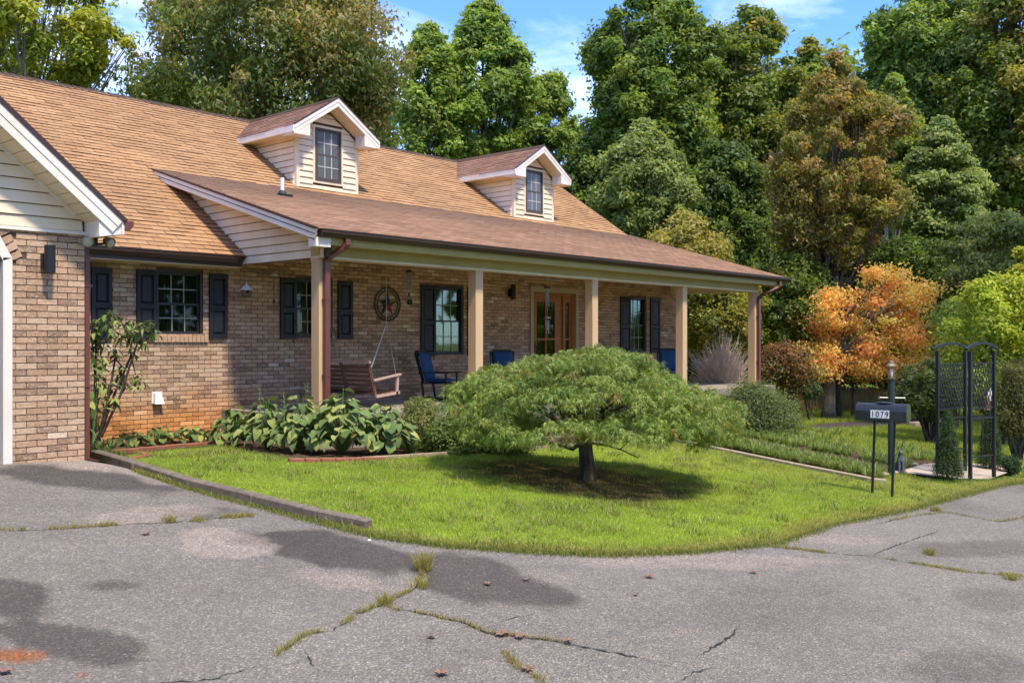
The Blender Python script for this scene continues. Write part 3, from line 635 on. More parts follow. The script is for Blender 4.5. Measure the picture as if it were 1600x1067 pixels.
# ---- roofs
def slab(name, corners, thick, mat, parent=house):      # corners on the upper surface; thickness goes down along the normal
    c = [Vector(p) for p in corners]; n = (c[1]-c[0]).cross(c[2]-c[1]).normalized(); n = n if n.z > 0 else -n
    return obj(name, MB().prism(c, -n*thick), mat, parent), n
roof, _ = slab('roof', [(-2, YE, ZE-.01), (8.62, YE, ZE-.01), (8.62, YR, ZR-.01), (-2, YR, ZR-.01)], .14, M['ridge'])
upper_roof, _ = slab('upper_roof', [(8.62, 15.35, ZE+SM*(15.35-YE)-.01), (XRr-.25, 15.35, ZE+SM*(15.35-YE)-.01), (XRr-.25, YR, ZR-.01), (8.62, YR, ZR-.01)], .14, M['ridge'])
slab('back_roof', [(-2, YR, ZR-.01), (XRr-.25, YR, ZR-.01), (XRr-.25, 23.95, ZE-.01), (-2, 23.95, ZE-.01)], .14, M['ridge'])
obj('gable_end', MB().prism([(XR-.2, YF+.1, 2.8), (XR-.2, 23.4, 2.8), (XR-.2, YR, ZR-.3)], (.19, 0, 0)), M['siding'], house)
porch_roof, _ = slab('porch_roof', [(XL, YP0, ZP0-.01), (XRr, YP0, ZP0-.01), (XRr, YJ+.08, ZJ+.02), (XL, YJ+.08, ZJ+.02)], .09, M['ridge'])
def shingles(org, u, v, ulen, vlen, lo=None, hi=None, row=.127, tab=.305, t=.014, jit=.006):
    org, u, v = Vector(org), Vector(u).normalized(), Vector(v).normalized(); n = u.cross(v).normalized(); n = n if n.z > 0 else -n
    out = []; k = 0; s = 0.0
    while s < vlen-.02:
        l0 = lo(s) if lo else 0.0; h0 = hi(s) if hi else ulen; a = l0-(tab/2 if k % 2 else 0)+random.uniform(-.02, .02)
        while a < h0:
            p, q = max(a+.004, l0), min(a+tab-.004, h0)
            if q-p > .03:
                j = random.uniform(-jit, jit); tt = t*random.uniform(.7, 1.5); e = min(s+row*1.12, vlen)
                P = [org+u*p+v*(s+j), org+u*q+v*(s+j+random.uniform(-.002, .002)), org+u*q+v*e, org+u*p+v*e]
                out.append(([P[0]+n*tt, P[1]+n*tt, P[2]+n*.001, P[3]+n*.001, P[0]-n*.004, P[1]-n*.004]))
            a += tab
        s += row; k += 1
    return out
SF = np.array([(0,1,2,3),(4,5,1,0)])
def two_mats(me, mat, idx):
    me.materials.append(mat); me.materials.append(M['butt']); me.polygons.foreach_set('material_index', idx)  # butt faces: dark aged edge, also painting the shadow line between rows
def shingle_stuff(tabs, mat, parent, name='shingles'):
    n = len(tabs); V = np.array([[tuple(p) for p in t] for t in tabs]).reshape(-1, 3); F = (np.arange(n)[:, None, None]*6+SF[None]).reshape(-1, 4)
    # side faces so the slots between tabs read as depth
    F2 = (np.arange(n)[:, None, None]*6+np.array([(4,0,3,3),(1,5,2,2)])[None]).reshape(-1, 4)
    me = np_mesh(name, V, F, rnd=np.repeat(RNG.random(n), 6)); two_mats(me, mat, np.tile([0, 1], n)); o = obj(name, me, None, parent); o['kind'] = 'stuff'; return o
mv = Vector((0, 1, SM)).normalized(); mlen = math.hypot(YR-YE, ZR-ZE)
def y_of(s): return YE+s*mv.y
main_tabs = shingles((0, YE-.02, ZE-.013), (1, 0, 0), mv, XRr-.25, mlen, lo=lambda s: 3.5, hi=lambda s: (8.62 if y_of(s) < YJ-.25 else XRr-.25))
def scr(p):
    D = CT*p.x+ST*p.y; return 800+FPX*(ST*p.x-CT*p.y)/D, 533-FPX*(p.z-CH)/D
cand = []
for i, t in enumerate(main_tabs):
    a, b = scr(t[0]); 
    if a > 5 and t[0].x > 5.2:
        # not hidden behind the garage gable
        if b < 348 - (194-a)*.975 or a > 205: cand.append((t[0].length, i))
cand.sort(); pick = {i for _, i in cand[:296]}
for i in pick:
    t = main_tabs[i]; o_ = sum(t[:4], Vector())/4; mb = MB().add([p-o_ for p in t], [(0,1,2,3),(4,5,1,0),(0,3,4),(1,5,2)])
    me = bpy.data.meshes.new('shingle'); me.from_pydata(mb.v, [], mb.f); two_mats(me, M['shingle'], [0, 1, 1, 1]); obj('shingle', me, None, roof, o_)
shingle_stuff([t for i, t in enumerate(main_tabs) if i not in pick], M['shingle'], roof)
pv = Vector((0, 1, SP)).normalized(); plen = math.hypot(YJ-YP0, ZJ-ZP0)+.05
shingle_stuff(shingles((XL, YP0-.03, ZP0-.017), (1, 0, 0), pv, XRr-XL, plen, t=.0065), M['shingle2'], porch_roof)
# ridge caps
rcp = MB(); x = 2.0
while x < XRr-.25:
    h = .02+random.uniform(0, .006)
    rcp.add([(x, YR-.15, ZR-.10+h), (x+.2, YR-.15, ZR-.115+h), (x+.2, YR, ZR+h-.01), (x, YR, ZR+h+.008), (x, YR+.15, ZR-.10+h), (x+.2, YR+.15, ZR-.115+h)], [(0,1,2,3),(3,2,5,4)]); x += .14
o = obj('ridge_cap', rcp, M['ridge'], house); o['kind'] = 'stuff'
# clapboards: horizontal boards in a vertical plane. axis 'y': wall faces -y, coordinate x ; axis 'x': wall faces -x, coordinate y
def clap(z0, z1, lo, hi, plane, axis, parent, exp=.127, name='siding_board', mat='siding'):
    z = z0
    while z < z1-.01:
        e = min(z+exp, z1); segs_lo, segs_hi = (lo(z), hi(z)), (lo(e), hi(e))
        if segs_lo[1]-segs_lo[0] > .02:
            a0, b0 = segs_lo; a1, b1 = segs_hi
            if b1-a1 < 0: a1 = b1 = (a1+b1)/2
            if axis == 'y': P = lambda c, d, zz: (c, plane-d, zz)
            else: P = lambda c, d, zz: (plane-d, c, zz)
            zq = z+.009; v = [P(a0,.028,zq), P(b0,.028,zq), P(b1,.008,e), P(a1,.008,e), P(a0,0,zq), P(b0,0,zq), P(b1,0,e), P(a1,0,e)]
            obj(name, MB().add(v, [(0,1,2,3),(4,7,6,5),(0,4,5,1),(2,6,7,3),(0,3,7,4),(1,5,6,2)]), M[mat], parent)
        z += exp
# garage gable
GZ, GX, GS = 2.83, 5.03, .843; GYo = 10.2
gg = obj('garage_gable', MB().prism([(-2.2, YG+.02, 2.69), (XG, YG+.02, 2.69), (XG, YG+.02, 2.86), (1.2, YG+.02, 2.86+GS*(XG-1.2)), (-2.2, YG+.02, 2.9)], (0, .15, 0)), M['gap'], house)
clap(2.685, 4.9, lambda z: 1.4, lambda z: min(XG-.03, GX-.12-(z-2.80)/GS) if z > 2.72 else XG-.03, YG-.0, 'y', gg)
obj('frieze_trim', MB().box(3.0, XG, YG-.03, YG-.0, 2.655, 2.69), M['trim'], house)
gs = Vector((-1, 0, GS)).normalized(); gn = Vector((GS, 0, 1)).normalized(); A = Vector((GX, GYo, GZ)); B = A+gs*4.9
slab('garage_roof', [A, A+Vector((0, 3.6, 0)), B+Vector((0, 3.6, 0)), B], .06, M['ridge'])
def band(name, a, b, off0, off1, y0, y1, mat, parent, n=gn):
    a, b = Vector(a), Vector(b); return obj(name, MB().prism([a-n*off0, b-n*off0, b-n*off1, a-n*off1], (0, y1-y0, 0)), mat, parent, (0, y0-a.y, 0))
band('drip_edge', A+gs*-.03, B, -.012, .035, GYo-.02, GYo+.01, M['gutter'], house)
band('rake_board', A, B, .035, .115, GYo-.008, GYo+.02, M['trim'], house)
band('rake_board', A+gs*.0, B, .118, .20, GYo, GYo+.02, M['trim'], house)
for k in range(34):
    p = A+gs*(.16+k*.145); q = p+gs*.138
    if q.x > 1.3: band('soffit_panel', p, q, .19, .205, GYo+.02, YG, M['soffit'], house)
obj('frieze_mould', MB().prism([A+Vector((0, .35, 0))+gs*.3-gn*.205, B+Vector((0, .35, 0))-gn*.205, B+Vector((0, .35, 0))-gn*.235, A+Vector((0, .35, 0))+gs*.3-gn*.235], (0, .018, 0)), M['trim'], house)
obj('cornice_return', MB().prism([(XG, GYo+.02, 2.62), (5.0, GYo+.02, 2.66), (5.02, GYo+.02, 2.80), (XG, GYo+.02, 2.80+GS*.2)], (0, .36, 0)), M['trim'], house)
obj('side_fascia', MB().box(5.0, 5.03, GYo, YE, 2.66, 2.80), M['trim'], house); obj('side_soffit', MB().box(XG, 5.0, YG, YE, 2.655, 2.67), M['soffit'], house)
gu = MB().prism([(5.03, GYo-.02, 2.81), (5.13, GYo-.02, 2.81), (5.125, GYo-.02, 2.76), (5.09, GYo-.02, 2.71), (5.03, GYo-.02, 2.71)], (0, 3.2, 0)); obj('side_gutter', gu, M['spout'], house)
# porch left gable
pg = obj('porch_gable', MB().prism([(8.61, 11.35, 2.72), (8.61, YF-.3, 2.72), (8.61, 15.7, 4.33), (8.61, 11.3, 3.02)], (.08, 0, 0)), M['gap'], house)
def g_lo(z): return max(11.42, YP0+(z+.12-ZP0)/SP) if z > 3.0 else 11.42
def g_hi(z): return 13.50 if z < 2.86 else YE+(z-ZE+.10)/SM
clap(2.712, 4.38, g_lo, g_hi, 8.605, 'x', pg)
obj('corner_board', MB().box(8.575, 8.60, 11.40, 11.46, 2.715, 3.04), M['siding'], house)
pn = Vector((0, -SP, 1)).normalized(); a = Vector((XL, YP0-.03, ZP0-.01)); b = Vector((XL, YJ+.0, ZJ-.005))
for (o0, o1, xx, xt, nm, mt) in ((-.012, .02, XL-.015, .03, 'drip_edge', 'gutter'), (.02, .075, XL-.008, .028, 'rake_board', 'trim'), (.078, .15, XL, .025, 'rake_board', 'trim')):
    obj(nm, MB().prism([(xx, *(a-pn*o0)[1:]), (xx, *(b-pn*o0)[1:]), (xx, *(b-pn*o1)[1:]), (xx, *(a-pn*o1+Vector((0, .03, 0)))[1:])], (xt, 0, 0)), M[mt], house)
obj('rake_soffit', MB().prism([(XL+.02, *(a-pn*.15+Vector((0, .05, 0)))[1:]), (XL+.02, *(b-pn*.15)[1:]), (XL+.02, *(b-pn*.165)[1:]), (XL+.02, *(a-pn*.165+Vector((0, .05, 0)))[1:])], (.33, 0, 0)), M['soffit'], house)
obj('cornice_return', MB().box(XL+.02, 8.56, YP0+.03, YP0+.20, 2.84, 2.97), M['trim'], house)
# right rakes
obj('rake_board', MB().prism([(XRr-.02, *(a-pn*.01)[1:]), (XRr-.02, *(b-pn*.01)[1:]), (XRr-.02, *(b-pn*.17)[1:]), (XRr-.02, *(a-pn*.14)[1:])], (.03, 0, 0)), M['olive'], house)
obj('end_soffit', MB().box(21.75, XRr-.02, YP0+.07, YF, 2.98, 3.0), M['soffit'], house)
# ---- dormers
def dormer(cx):
    YD = 15.95; hw = .77; zt = 5.60; ex = 1.06; ze = 5.675; zr = 6.375; yo = 15.60
    d = MB().box(cx-hw+.012, cx+hw-.012, YD+.012, 18.3, 4.2, zt)
    d.prism([(cx-hw+.012, YD+.012, zt), (cx+hw-.012, YD+.012, zt), (cx+hw-.012, YD+.012, zt+.09), (cx, YD+.012, zt+.60), (cx-hw+.012, YD+.012, zt+.09)], (0, 2.2, 0))
    d = obj('dormer', d, M['gap'], house); wx0, wx1, wz0, wz1 = cx-.325, cx+.325, 4.72, 5.78
    gz_ = lambda z: hw-.075 if z < zt+.06 else max(0.0, hw-.075-(z-zt-.06)/.667)
    # boards left and right of the window, then the apex
    tw = .05; z = 4.5
    while z < 6.08:
        e = z+.125
        if z < wz1+tw-.01:
            clap(z, min(e, 6.08), lambda q: cx-gz_(q), lambda q: min(cx+gz_(q), wx0-tw), YD, 'y', d, .126)
            clap(z, min(e, 6.08), lambda q: max(cx-gz_(q), wx1+tw), lambda q: cx+gz_(q), YD, 'y', d, .126)
            if e < wz0-tw+.06: clap(z, min(e, 6.08), lambda q: wx0-tw, lambda q: wx1+tw, YD, 'y', d, .126)
        else: clap(z, min(e, 6.08), lambda q: cx-gz_(q), lambda q: cx+gz_(q), YD, 'y', d, .126)
        z = e
    for s in (-1, 1):
        x = cx+s*hw; obj('corner_board', MB().box(min(x, x-s*.075), max(x, x-s*.075), YD-.028, YD+.05, 4.35, zt+.02), M['siding'], d)
    tr = MB().box(wx0-tw, wx1+tw, YD-.03, YD, wz1, wz1+tw).box(wx0-tw, wx1+tw, YD-.03, YD, wz0-tw, wz0).box(wx0-tw, wx0, YD-.029, YD, wz0, wz1).box(wx1, wx1+tw, YD-.029, YD, wz0, wz1)
    obj('window_trim', tr, M['siding'], d)
    clap(4.45, 5.58, lambda q: YD+.05, lambda q: YE+(q-ZE)/SM+.15, cx-hw, 'x', d, .126, 'cheek_board')
    # pale lining of the opening, dark window set in front of it
    win_y = YD-.02
    fr = MB(); ft = .035; fr.box(wx0, wx1, win_y-.02, win_y+.03, wz1-ft, wz1).box(wx0, wx1, win_y-.02, win_y+.03, wz0, wz0+ft).box(wx0, wx0+ft, win_y-.019, win_y+.03, wz0+ft, wz1-ft).box(wx1-ft, wx1, win_y-.019, win_y+.03, wz0+ft, wz1-ft)
    w = obj('window', fr, M['dsash'], house); zm = (wz0+wz1)/2
    for (c, e, yy) in ((zm-.015, wz1-ft, win_y+.006), (wz0+ft, zm+.015, win_y-.008)):
        a_, b_, r = wx0+ft, wx1-ft, .035
        obj('sash', MB().box(a_, b_, yy, yy+.013, c, c+r).box(a_, b_, yy, yy+.013, e-r, e).box(a_, a_+r, yy, yy+.013, c+r, e-r).box(b_-r, b_, yy, yy+.013, c+r, e-r), M['dsash'], w)
        g = MB()
        for i in (1, 2): X = a_+r+(b_-a_-2*r)*i/3; g.box(X-.008, X+.008, yy+.001, yy+.005, c+r, e-r)
        zc = (c+e)/2; g.box(a_+r, b_-r, yy+.0005, yy+.0045, zc-.008, zc+.008); obj('muntin', g, M['dgrille'], w)
        obj('pane', MB().box(a_+r, b_-r, yy+.006, yy+.008, c+r, e-r), M['dglass'], w)
    # roof
    t1 = (zr-ze)/ex
    for s in (-1, 1):
        c = [(cx, yo, zr-.01), (cx, 18.62, zr-.01), (cx+s*ex, 18.62, ze-.01), (cx+s*ex, yo, ze-.01)]
        r_, n = slab('dormer_roof', c, .05, M['ridge'])
        vv = Vector((-s*ex, 0, zr-ze)).normalized(); ln = math.hypot(ex, zr-ze)
        hi = lambda q: min(3.0, (YE+((ze+q*vv.z)-ZE)/SM)-yo+.12)
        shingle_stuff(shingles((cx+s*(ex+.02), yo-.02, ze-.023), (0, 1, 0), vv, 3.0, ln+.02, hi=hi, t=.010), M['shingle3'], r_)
        # rake boards at the front, built as sloping boards
        A = Vector((cx+s*(ex+.0), yo, ze)); B = Vector((cx, yo, zr)); n = Vector((s*(zr-ze), 0, ex)).normalized(); zz = Vector((0, 0, 1)); k = 1/n.z
        for (o0, o1, y0, y1, nm, mt) in ((-.012, .012, -.02, .01, 'drip_edge', 'gutter'), (.012, .075, -.012, .02, 'rake_board', 'trim'), (.078, .15, -.002, .02, 'rake_board', 'trim')):
            obj(nm, MB().prism([A-zz*o0*k, B-zz*o0*k, B-zz*o1*k, A-zz*o1*k], (0, y1-y0, 0)), M[mt], d, (0, y0, 0))
        obj('rake_soffit', MB().prism([A-zz*.15*k, B-zz*.15*k, B-zz*.162*k, A-zz*.162*k], (0, YD-yo-.02, 0)), M['soffit'], d, (0, .02, 0))
        # boxed return at the foot of the rake
        xa, xb = (cx-ex, cx-hw+.09) if s < 0 else (cx+hw-.09, cx+ex)
        inner = xb if s < 0 else xa; outer = xa if s < 0 else xb
        obj('cornice_return', MB().prism([(outer, yo+.003, 5.50), (inner, yo+.003, 5.50), (inner, yo+.003, ze-.13*k+t1*(ex-abs(inner-cx))), (outer, yo+.003, ze-.10)], (0, .30, 0)), M['trim'], d)
        obj('eave_fascia', MB().box(min(outer, outer+s*.02), max(outer, outer+s*.02), yo-.005, 17.75, 5.53, 5.66), M['trim'], d)
        obj('eave_soffit', MB().box(min(outer, cx+s*hw), max(outer, cx+s*hw), yo+.30, 17.75, 5.52, 5.535), M['soffit'], d)
    cap = MB(); y = yo-.02
    while y < 18.55:
        cap.add([(cx-.12, y, zr-.065), (cx, y, zr+.022), (cx+.12, y, zr-.065), (cx-.12, y+.2, zr-.078), (cx, y+.2, zr+.008), (cx+.12, y+.2, zr-.078)], [(0,1,4,3),(1,2,5,4)]); y += .14
    o = obj('ridge_cap', cap, M['ridge'], d); o['kind'] = 'stuff'
M['dsash'] = simple('dormer_sash', (.075, .055, .045), .45); M['dgrille'] = simple('dormer_grille', (.5, .5, .48), .5)
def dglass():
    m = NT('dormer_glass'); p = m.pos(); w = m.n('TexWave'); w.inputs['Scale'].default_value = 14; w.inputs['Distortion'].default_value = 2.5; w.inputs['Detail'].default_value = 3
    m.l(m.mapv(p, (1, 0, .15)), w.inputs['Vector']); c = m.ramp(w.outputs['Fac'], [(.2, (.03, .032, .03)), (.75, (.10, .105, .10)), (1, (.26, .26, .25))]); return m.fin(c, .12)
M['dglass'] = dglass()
dormer(12.12); dormer(18.50)
# roof vent pipe on porch roof
r = ray(441, 304); t = (ZP0-YP0*SP-CH)/(r.z-SP*r.y); vp = Vector((r.x*t, r.y*t, CH+r.z*t))
v = obj('vent_pipe', MB().lathe([(.035, -.05), (.035, .30), (.028, .30), (.028, .1)], vp, 12), M['white'], house)
obj('pipe_boot', MB().lathe([(.09, -.06), (.085, .015), (.05, .07), (.038, .075)], vp, 12).box(vp.x-.13, vp.x+.13, vp.y-.13, vp.y+.1, vp.z-.035, vp.z-.0), M['black'], v)
# wall sconces
def sconce(x, y, z, r, h, name):
    t = empty('wall_sconce', (x, y, z)); obj('cylinder_shade', MB().lathe([(r*.9, -h/2), (r, -h/2), (r, h/2), (r*.9, h/2), (r*.85, h/2-.03), (r*.3, h/2-.03)], (0, -r-.05, 0), 20), M['black'], t, (0, 0, 0), True, smooth=False)
    obj('mount_plate', MB().box(-.055, .055, -.05, 0, -.10, .06), M['black'], t, (0, 0, 0), True); return t
p = onY(68, 405, YG); tag(sconce(p.x+.02, YG-.006, p.z, .055, .29, ''), 'black cylinder wall light on the garage brick', 'wall light')
p = onY(795, 456, YF); tag(sconce(p.x+.02, YF-.006, p.z, .055, .32, ''), 'black cylinder wall light left of the wooden front door', 'wall light')
# flood light at garage corner
M['dglass0'] = simple('lamp_lens', (.45, .44, .40), .15, 0, .4, 30)
fl = empty('flood_light', (XG+.06, YG-.05, 2.6)); tag(fl, 'twin lamp security floodlight under the garage eave corner', 'floodlight')
obj('base', MB().lathe([(.05, .0), (.06, .03), (.04, .06)], (.05, .1, 0), 12).box(.02, .09, .05, .12, -.05, .01), M['black'], fl, (0, 0, 0), True)
for sx_, dx in ((-.09, -.5), (.16, .6)):
    h = obj('lamp_head', MB().lathe([(.02, -.09), (.035, -.07), (.06, .0), (.065, .02)], (0, 0, 0), 14), M['metal'], fl, (sx_+.03, -.02, -.01), True, rot=(math.radians(115), 0, dx*.6))
    obj('lens', MB().lathe([(.050, 0), (.044, .008), (.02, .014)], (0, 0, .014), 14), M['dglass0'], h, (0, 0, 0), True)
obj('arm', MB().tube([(-.05, .02, -.02), (.05, .07, -.03), (.15, .02, -.02)], .014, 6), M['black'], fl, (0, 0, 0), True)
# dryer vent hood
p = onY(245, 620, YF); vh = empty('dryer_vent', (p.x, YF, p.z)); tag(vh, 'white dryer vent hood low on the brick wall', 'vent')
obj('hood', MB().add([(-.07,0,-.09),(.07,0,-.09),(.07,0,.07),(-.07,0,.07),(-.08,-.10,-.10),(.08,-.10,-.10),(.045,-.05,.06),(-.045,-.05,.06)], [(0,1,2,3),(4,5,6,7),(0,4,7,3),(1,2,6,5),(3,7,6,2),(0,1,5,4)]), M['white'], vh, (0, 0, 0), True)
obj('back_plate', MB().box(-.085, .085, -.008, -.001, -.095, .085), M['white'], vh, (0, 0, 0), True)
print('house ok')

# ================================================================== VEGETATION
def unit(a): return a/np.maximum(np.linalg.norm(a, axis=-1, keepdims=True), 1e-9)
def leaf_quads(P, Nn, size, aspect=.5, droop=.3, cols=None, tri=False):
    n = len(P); R = unit(RNG.normal(size=(n, 3))); A = unit(np.cross(Nn, R)); A[:, 2] -= droop; A = unit(A); B = unit(np.cross(Nn, A))
    s = (size*(.65+.7*RNG.random(n)))[:, None]; L = A*s; W = B*s*aspect*.5
    if tri:
        V = np.stack([P-L*.5+W*1.25, P-L*.45-W*1.25, P+L*.6], 1).reshape(-1, 3); return V, np.arange(3*n).reshape(n, 3), np.repeat(cols, 3, 0)
    V = np.stack([P-L*.5, P-L*.05+W, P+L*.5, P-L*.05-W], 1).reshape(-1, 3); F = np.arange(4*n).reshape(n, 4)
    C = np.repeat(cols, 4, 0) if cols is not None else None
    return V, F, C
def crown_cloud(blobs, n, size, pal, aspect=.55, up=.35, droop=.35, fill=.45, pal_w=None, tone=.35, spread=.5, cull=.35, tri=False):
    """blobs: (k,5) x y z r rz"""
    b = np.asarray(blobs); w = b[:, 3]**2; w = w/w.sum(); k = RNG.choice(len(b), n, p=w)
    d = unit(RNG.normal(size=(n, 3))+np.array([0, 0, up])); rf = 1-fill*RNG.random(n)**1.7
    rf = rf*(1+.22*(RNG.random(n)-.5))
    ct = np.average(b[:, :3], 0, b[:, 3]**2); ext = b[:, 3].max()*3
    loose = RNG.random(n) < spread
    rf = np.where(loose, rf*(1+.75*RNG.random(n)), rf)
    P = b[k, :3]+d*np.stack([b[k, 3]*rf, b[k, 3]*rf, b[k, 4]*rf], 1)
    fwd = (P[:, 0]-ct[0])*CT+(P[:, 1]-ct[1])*ST; back = fwd > cull*np.abs((b[:, 0]-ct[0])*CT+(b[:, 1]-ct[1])*ST).max()
    keep = ~back | (RNG.random(n) < .35); P, d, k = P[keep], d[keep], k[keep]; n = len(P)
    Nn = unit(d*.8+np.array([0, 0, .55])+RNG.normal(size=(n, 3))*.45)
    pal = np.array(pal); bt = RNG.choice(len(pal), len(b), p=pal_w); lt = RNG.choice(len(pal), n, p=pal_w)
    c = pal[bt][k]*.6+pal[lt]*.4; bl = (1+tone*(RNG.random(len(b))-.5))[k]; c = c*bl[:, None]*(.75+.5*RNG.random((n, 1)))
    return leaf_quads(P, Nn, size, aspect, droop, c, tri)
def profile(kind, t):
    t = np.clip(t, 0, 1)
    if kind == 'round': return np.sqrt(np.clip(1-(2*t-1)**2, 0, 1))**.8
    if kind == 'egg': return np.clip(np.sin(np.pi*np.clip(t, .02, 1)**.75), 0, 1)**.7
    if kind == 'cone': return (1-t)**.75*.95+.06
    if kind == 'column': return np.clip(np.sin(np.pi*(t*.93+.05)), 0, 1)**.42
    if kind == 'wide': return np.sqrt(np.clip(1-t**2.2, 0, 1))
def make_blobs(c, R, z0, z1, kind, k, rr=(.2, .36), inner=.25, flat=.8):
    out = []; H = z1-z0
    for i in range(k):
        t = RNG.random(); pr = profile(kind, t)*R; a = RNG.random()*2*np.pi
        q = np.sqrt(RNG.random()) if RNG.random() < inner else .72+.28*RNG.random()
        r = R*RNG.uniform(*rr)*(.6+.5*profile(kind, t)); rad = max(0, pr-r*.6)*q*(1+.25*RNG.normal()*.5)
        out.append((c[0]+rad*np.cos(a), c[1]+rad*np.sin(a), z0+t*H*.97, r, r*flat))
    return out
def limbs(mb, base, top, blobs, r0, k, bend=.15, zmin=.2, n=6):
    base, top = Vector(base), Vector(top); H = top.z-base.z; pts = []; rad = []
    for i in range(9):
        t = i/8; pts.append(base.lerp(top, t)+Vector((random.uniform(-1, 1), random.uniform(-1, 1), 0))*bend*r0*4*min(1, t*3)); rad.append(max(.012, r0*(1-t)**.8*(1.0 if i else 1.35)))
    mb.tube(pts, rad, n+2)
    bl = random.sample(list(blobs), min(k, len(blobs)))
    for b in bl:
        e = Vector(b[:3]); t = max(zmin, min(.9, (e.z-base.z)/H*.62+random.uniform(-.06, .06))); i = int(t*8); s = pts[i].lerp(pts[min(8, i+1)], t*8-i)
        rs = max(.012, r0*(1-t)**.8*.5); m = s.lerp(e, .5)+Vector((random.uniform(-.1, .1), random.uniform(-.1, .1), .06))*(e-s).length
        mb.tube([s, s.lerp(m, .55)+Vector((0, 0, .02)), m, m.lerp(e, .6)+Vector((random.uniform(-.1, .1), random.uniform(-.1, .1), .04)), e], [rs, rs*.8, rs*.6, rs*.4, rs*.15], n-1, False)
        for _ in range(2):
            e2 = e+Vector((random.uniform(-1, 1), random.uniform(-1, 1), random.uniform(-.4, .9)))*b[3]*.8; mb.tube([m, m.lerp(e2, .6)+Vector((0, 0, .05)), e2], [rs*.4, rs*.25, rs*.08], 4, False)
def tree(name, label, px, D, top, hw, bot, kind, pal, leaves=26000, size=.2, k=60, r0=.2, bark='bark', nlimb=16, group='trees behind the house', extra=(), cat='tree', rr=(.2, .36), aspect=.55, droop=.35, fill=.45, flat=.8, up=.35, pal_w=None, inner=.25, mat='leaf', tone=.4):
    g = at(px, D); zt = CH+(533-top)*D/FPX; z0 = CH+(533-bot)*D/FPX; R = hw*D/FPX
    t = empty(name, g); tag(t, label, cat, group)
    bl = make_blobs((g.x, g.y), R, z0, zt, kind, int(k*1.25), rr, inner, flat)+make_blobs((g.x, g.y), R*1.04, z0, zt, kind, int(k*.9), (rr[0]*.45, rr[1]*.5), .05, flat)
    for (dx, py, rx, rz, m) in extra:        # extra lobes: picture offset, height, radii in pixels
        c = at(px+dx, D); s = D/FPX
        for _ in range(m):
            d = RNG.normal(size=3); d = d/np.linalg.norm(d)*RNG.uniform(.3, 1)
            r = rx*s*RNG.uniform(.28, .45); bl.append((c.x+d[0]*rx*s*.7, c.y+d[1]*rx*s*.7, CH+(533-py)*s+d[2]*rz*s*.75, r, r*flat))
    size *= .80; leaves = int(leaves*1.45); bl = [tuple(b[:3])+(b[3]*.82, b[4]*.82) for b in bl]
    V, F, C = crown_cloud(bl, leaves, size, np.clip(np.array(pal)*np.array([2.1, 1.8, 1.4]), 0, .45), aspect, up, droop, fill, pal_w, tone, tri=True)
    obj('crown', np_mesh('crown', V, F, C), M[mat], t)
    mb = MB(); limbs(mb, (g.x, g.y, g.z-.1), (g.x+random.uniform(-.3, .3), g.y, z0+(zt-z0)*.88), bl, r0, nlimb)
    obj('trunk', mb, M[bark], t, smooth=True); return t
GRN = [(.07,.125,.03), (.10,.16,.035), (.05,.10,.03), (.12,.18,.045)]
GRN2 = [(.11,.19,.045), (.15,.23,.055), (.08,.15,.04), (.18,.26,.075)]
PALE = [(.11,.165,.065), (.15,.21,.085), (.085,.14,.05), (.18,.23,.10)]
OLV = [(.10,.135,.03), (.14,.165,.04), (.07,.11,.03), (.19,.17,.05)]
YEL = [(.19,.21,.035), (.26,.25,.045), (.12,.17,.03), (.32,.26,.05)]
BRN = [(.19,.135,.05), (.25,.17,.075), (.13,.125,.04), (.28,.155,.085), (.09,.115,.035), (.12,.13,.04)]
RUS = [(.075,.12,.035), (.10,.145,.045), (.15,.155,.06), (.20,.165,.08), (.06,.10,.03), (.08,.13,.04)]
DRK = [(.035,.065,.02), (.05,.085,.025), (.025,.05,.018)]
tree('maple_tree', 'open yellow-green tree at the far left above the roof ridge', 50, 30, -70, 150, 135, 'round', YEL+[(.10,.17,.03)], 22000, .19, 60, .22, nlimb=34, extra=[(80,110,45,35,10),(-60,100,60,40,8)], rr=(.13,.24), fill=.6)
tree('broadleaf_tree', 'wide dark green tree with rusty leaf tips behind the first dormer', 430, 32.5, -60, 205, 260, 'round', RUS, 80000, .19, 150, .3, nlimb=26, extra=[(-185,150,70,70,26),(130,150,90,100,20),(-90,200,90,60,16),(60,40,120,90,20)], aspect=.42, droop=.9, rr=(.13,.24), inner=.35)
tree('poplar_tree', 'tall pointed bright green tree between the two dormers', 755, 44, -10, 82, 270, 'egg', GRN2, 46000, .23, 120, .22, nlimb=22, rr=(.16,.30))
tree('poplar_tree', 'slim green tree touching the rusty-tipped tree, left of the tall pointed one', 672, 42, 35, 48, 280, 'column', GRN2+[(.16,.2,.04)], 24000, .22, 70, .16, nlimb=18, rr=(.22,.42), fill=.55)
tree('slender_tree', 'thin see-through green tree in the dip of the skyline', 855, 46, 112, 50, 270, 'column', GRN2, 15000, .22, 44, .13, nlimb=20, rr=(.2,.4), fill=.7)
tree('oak_tree', 'large rounded green tree with dark inside right of the skyline dip', 1015, 41, -12, 108, 320, 'round', GRN+[(.14,.19,.05)], 62000, .23, 130, .3, nlimb=34, extra=[(-70,110,45,55,12),(70,70,60,60,12)], rr=(.15,.28), fill=.6)
tree('oak_tree', 'tall olive-green tree with bare grey limbs left of the brown tree', 1175, 43, 12, 78, 380, 'column', OLV+GRN, 46000, .23, 110, .25, bark='dead', nlimb=44, rr=(.18,.34), fill=.55)
tree('bright_tree', 'compact pale green tree right of the second dormer', 1005, 33, 190, 78, 385, 'egg', PALE, 42000, .15, 120, .16, nlimb=10, rr=(.16,.3))
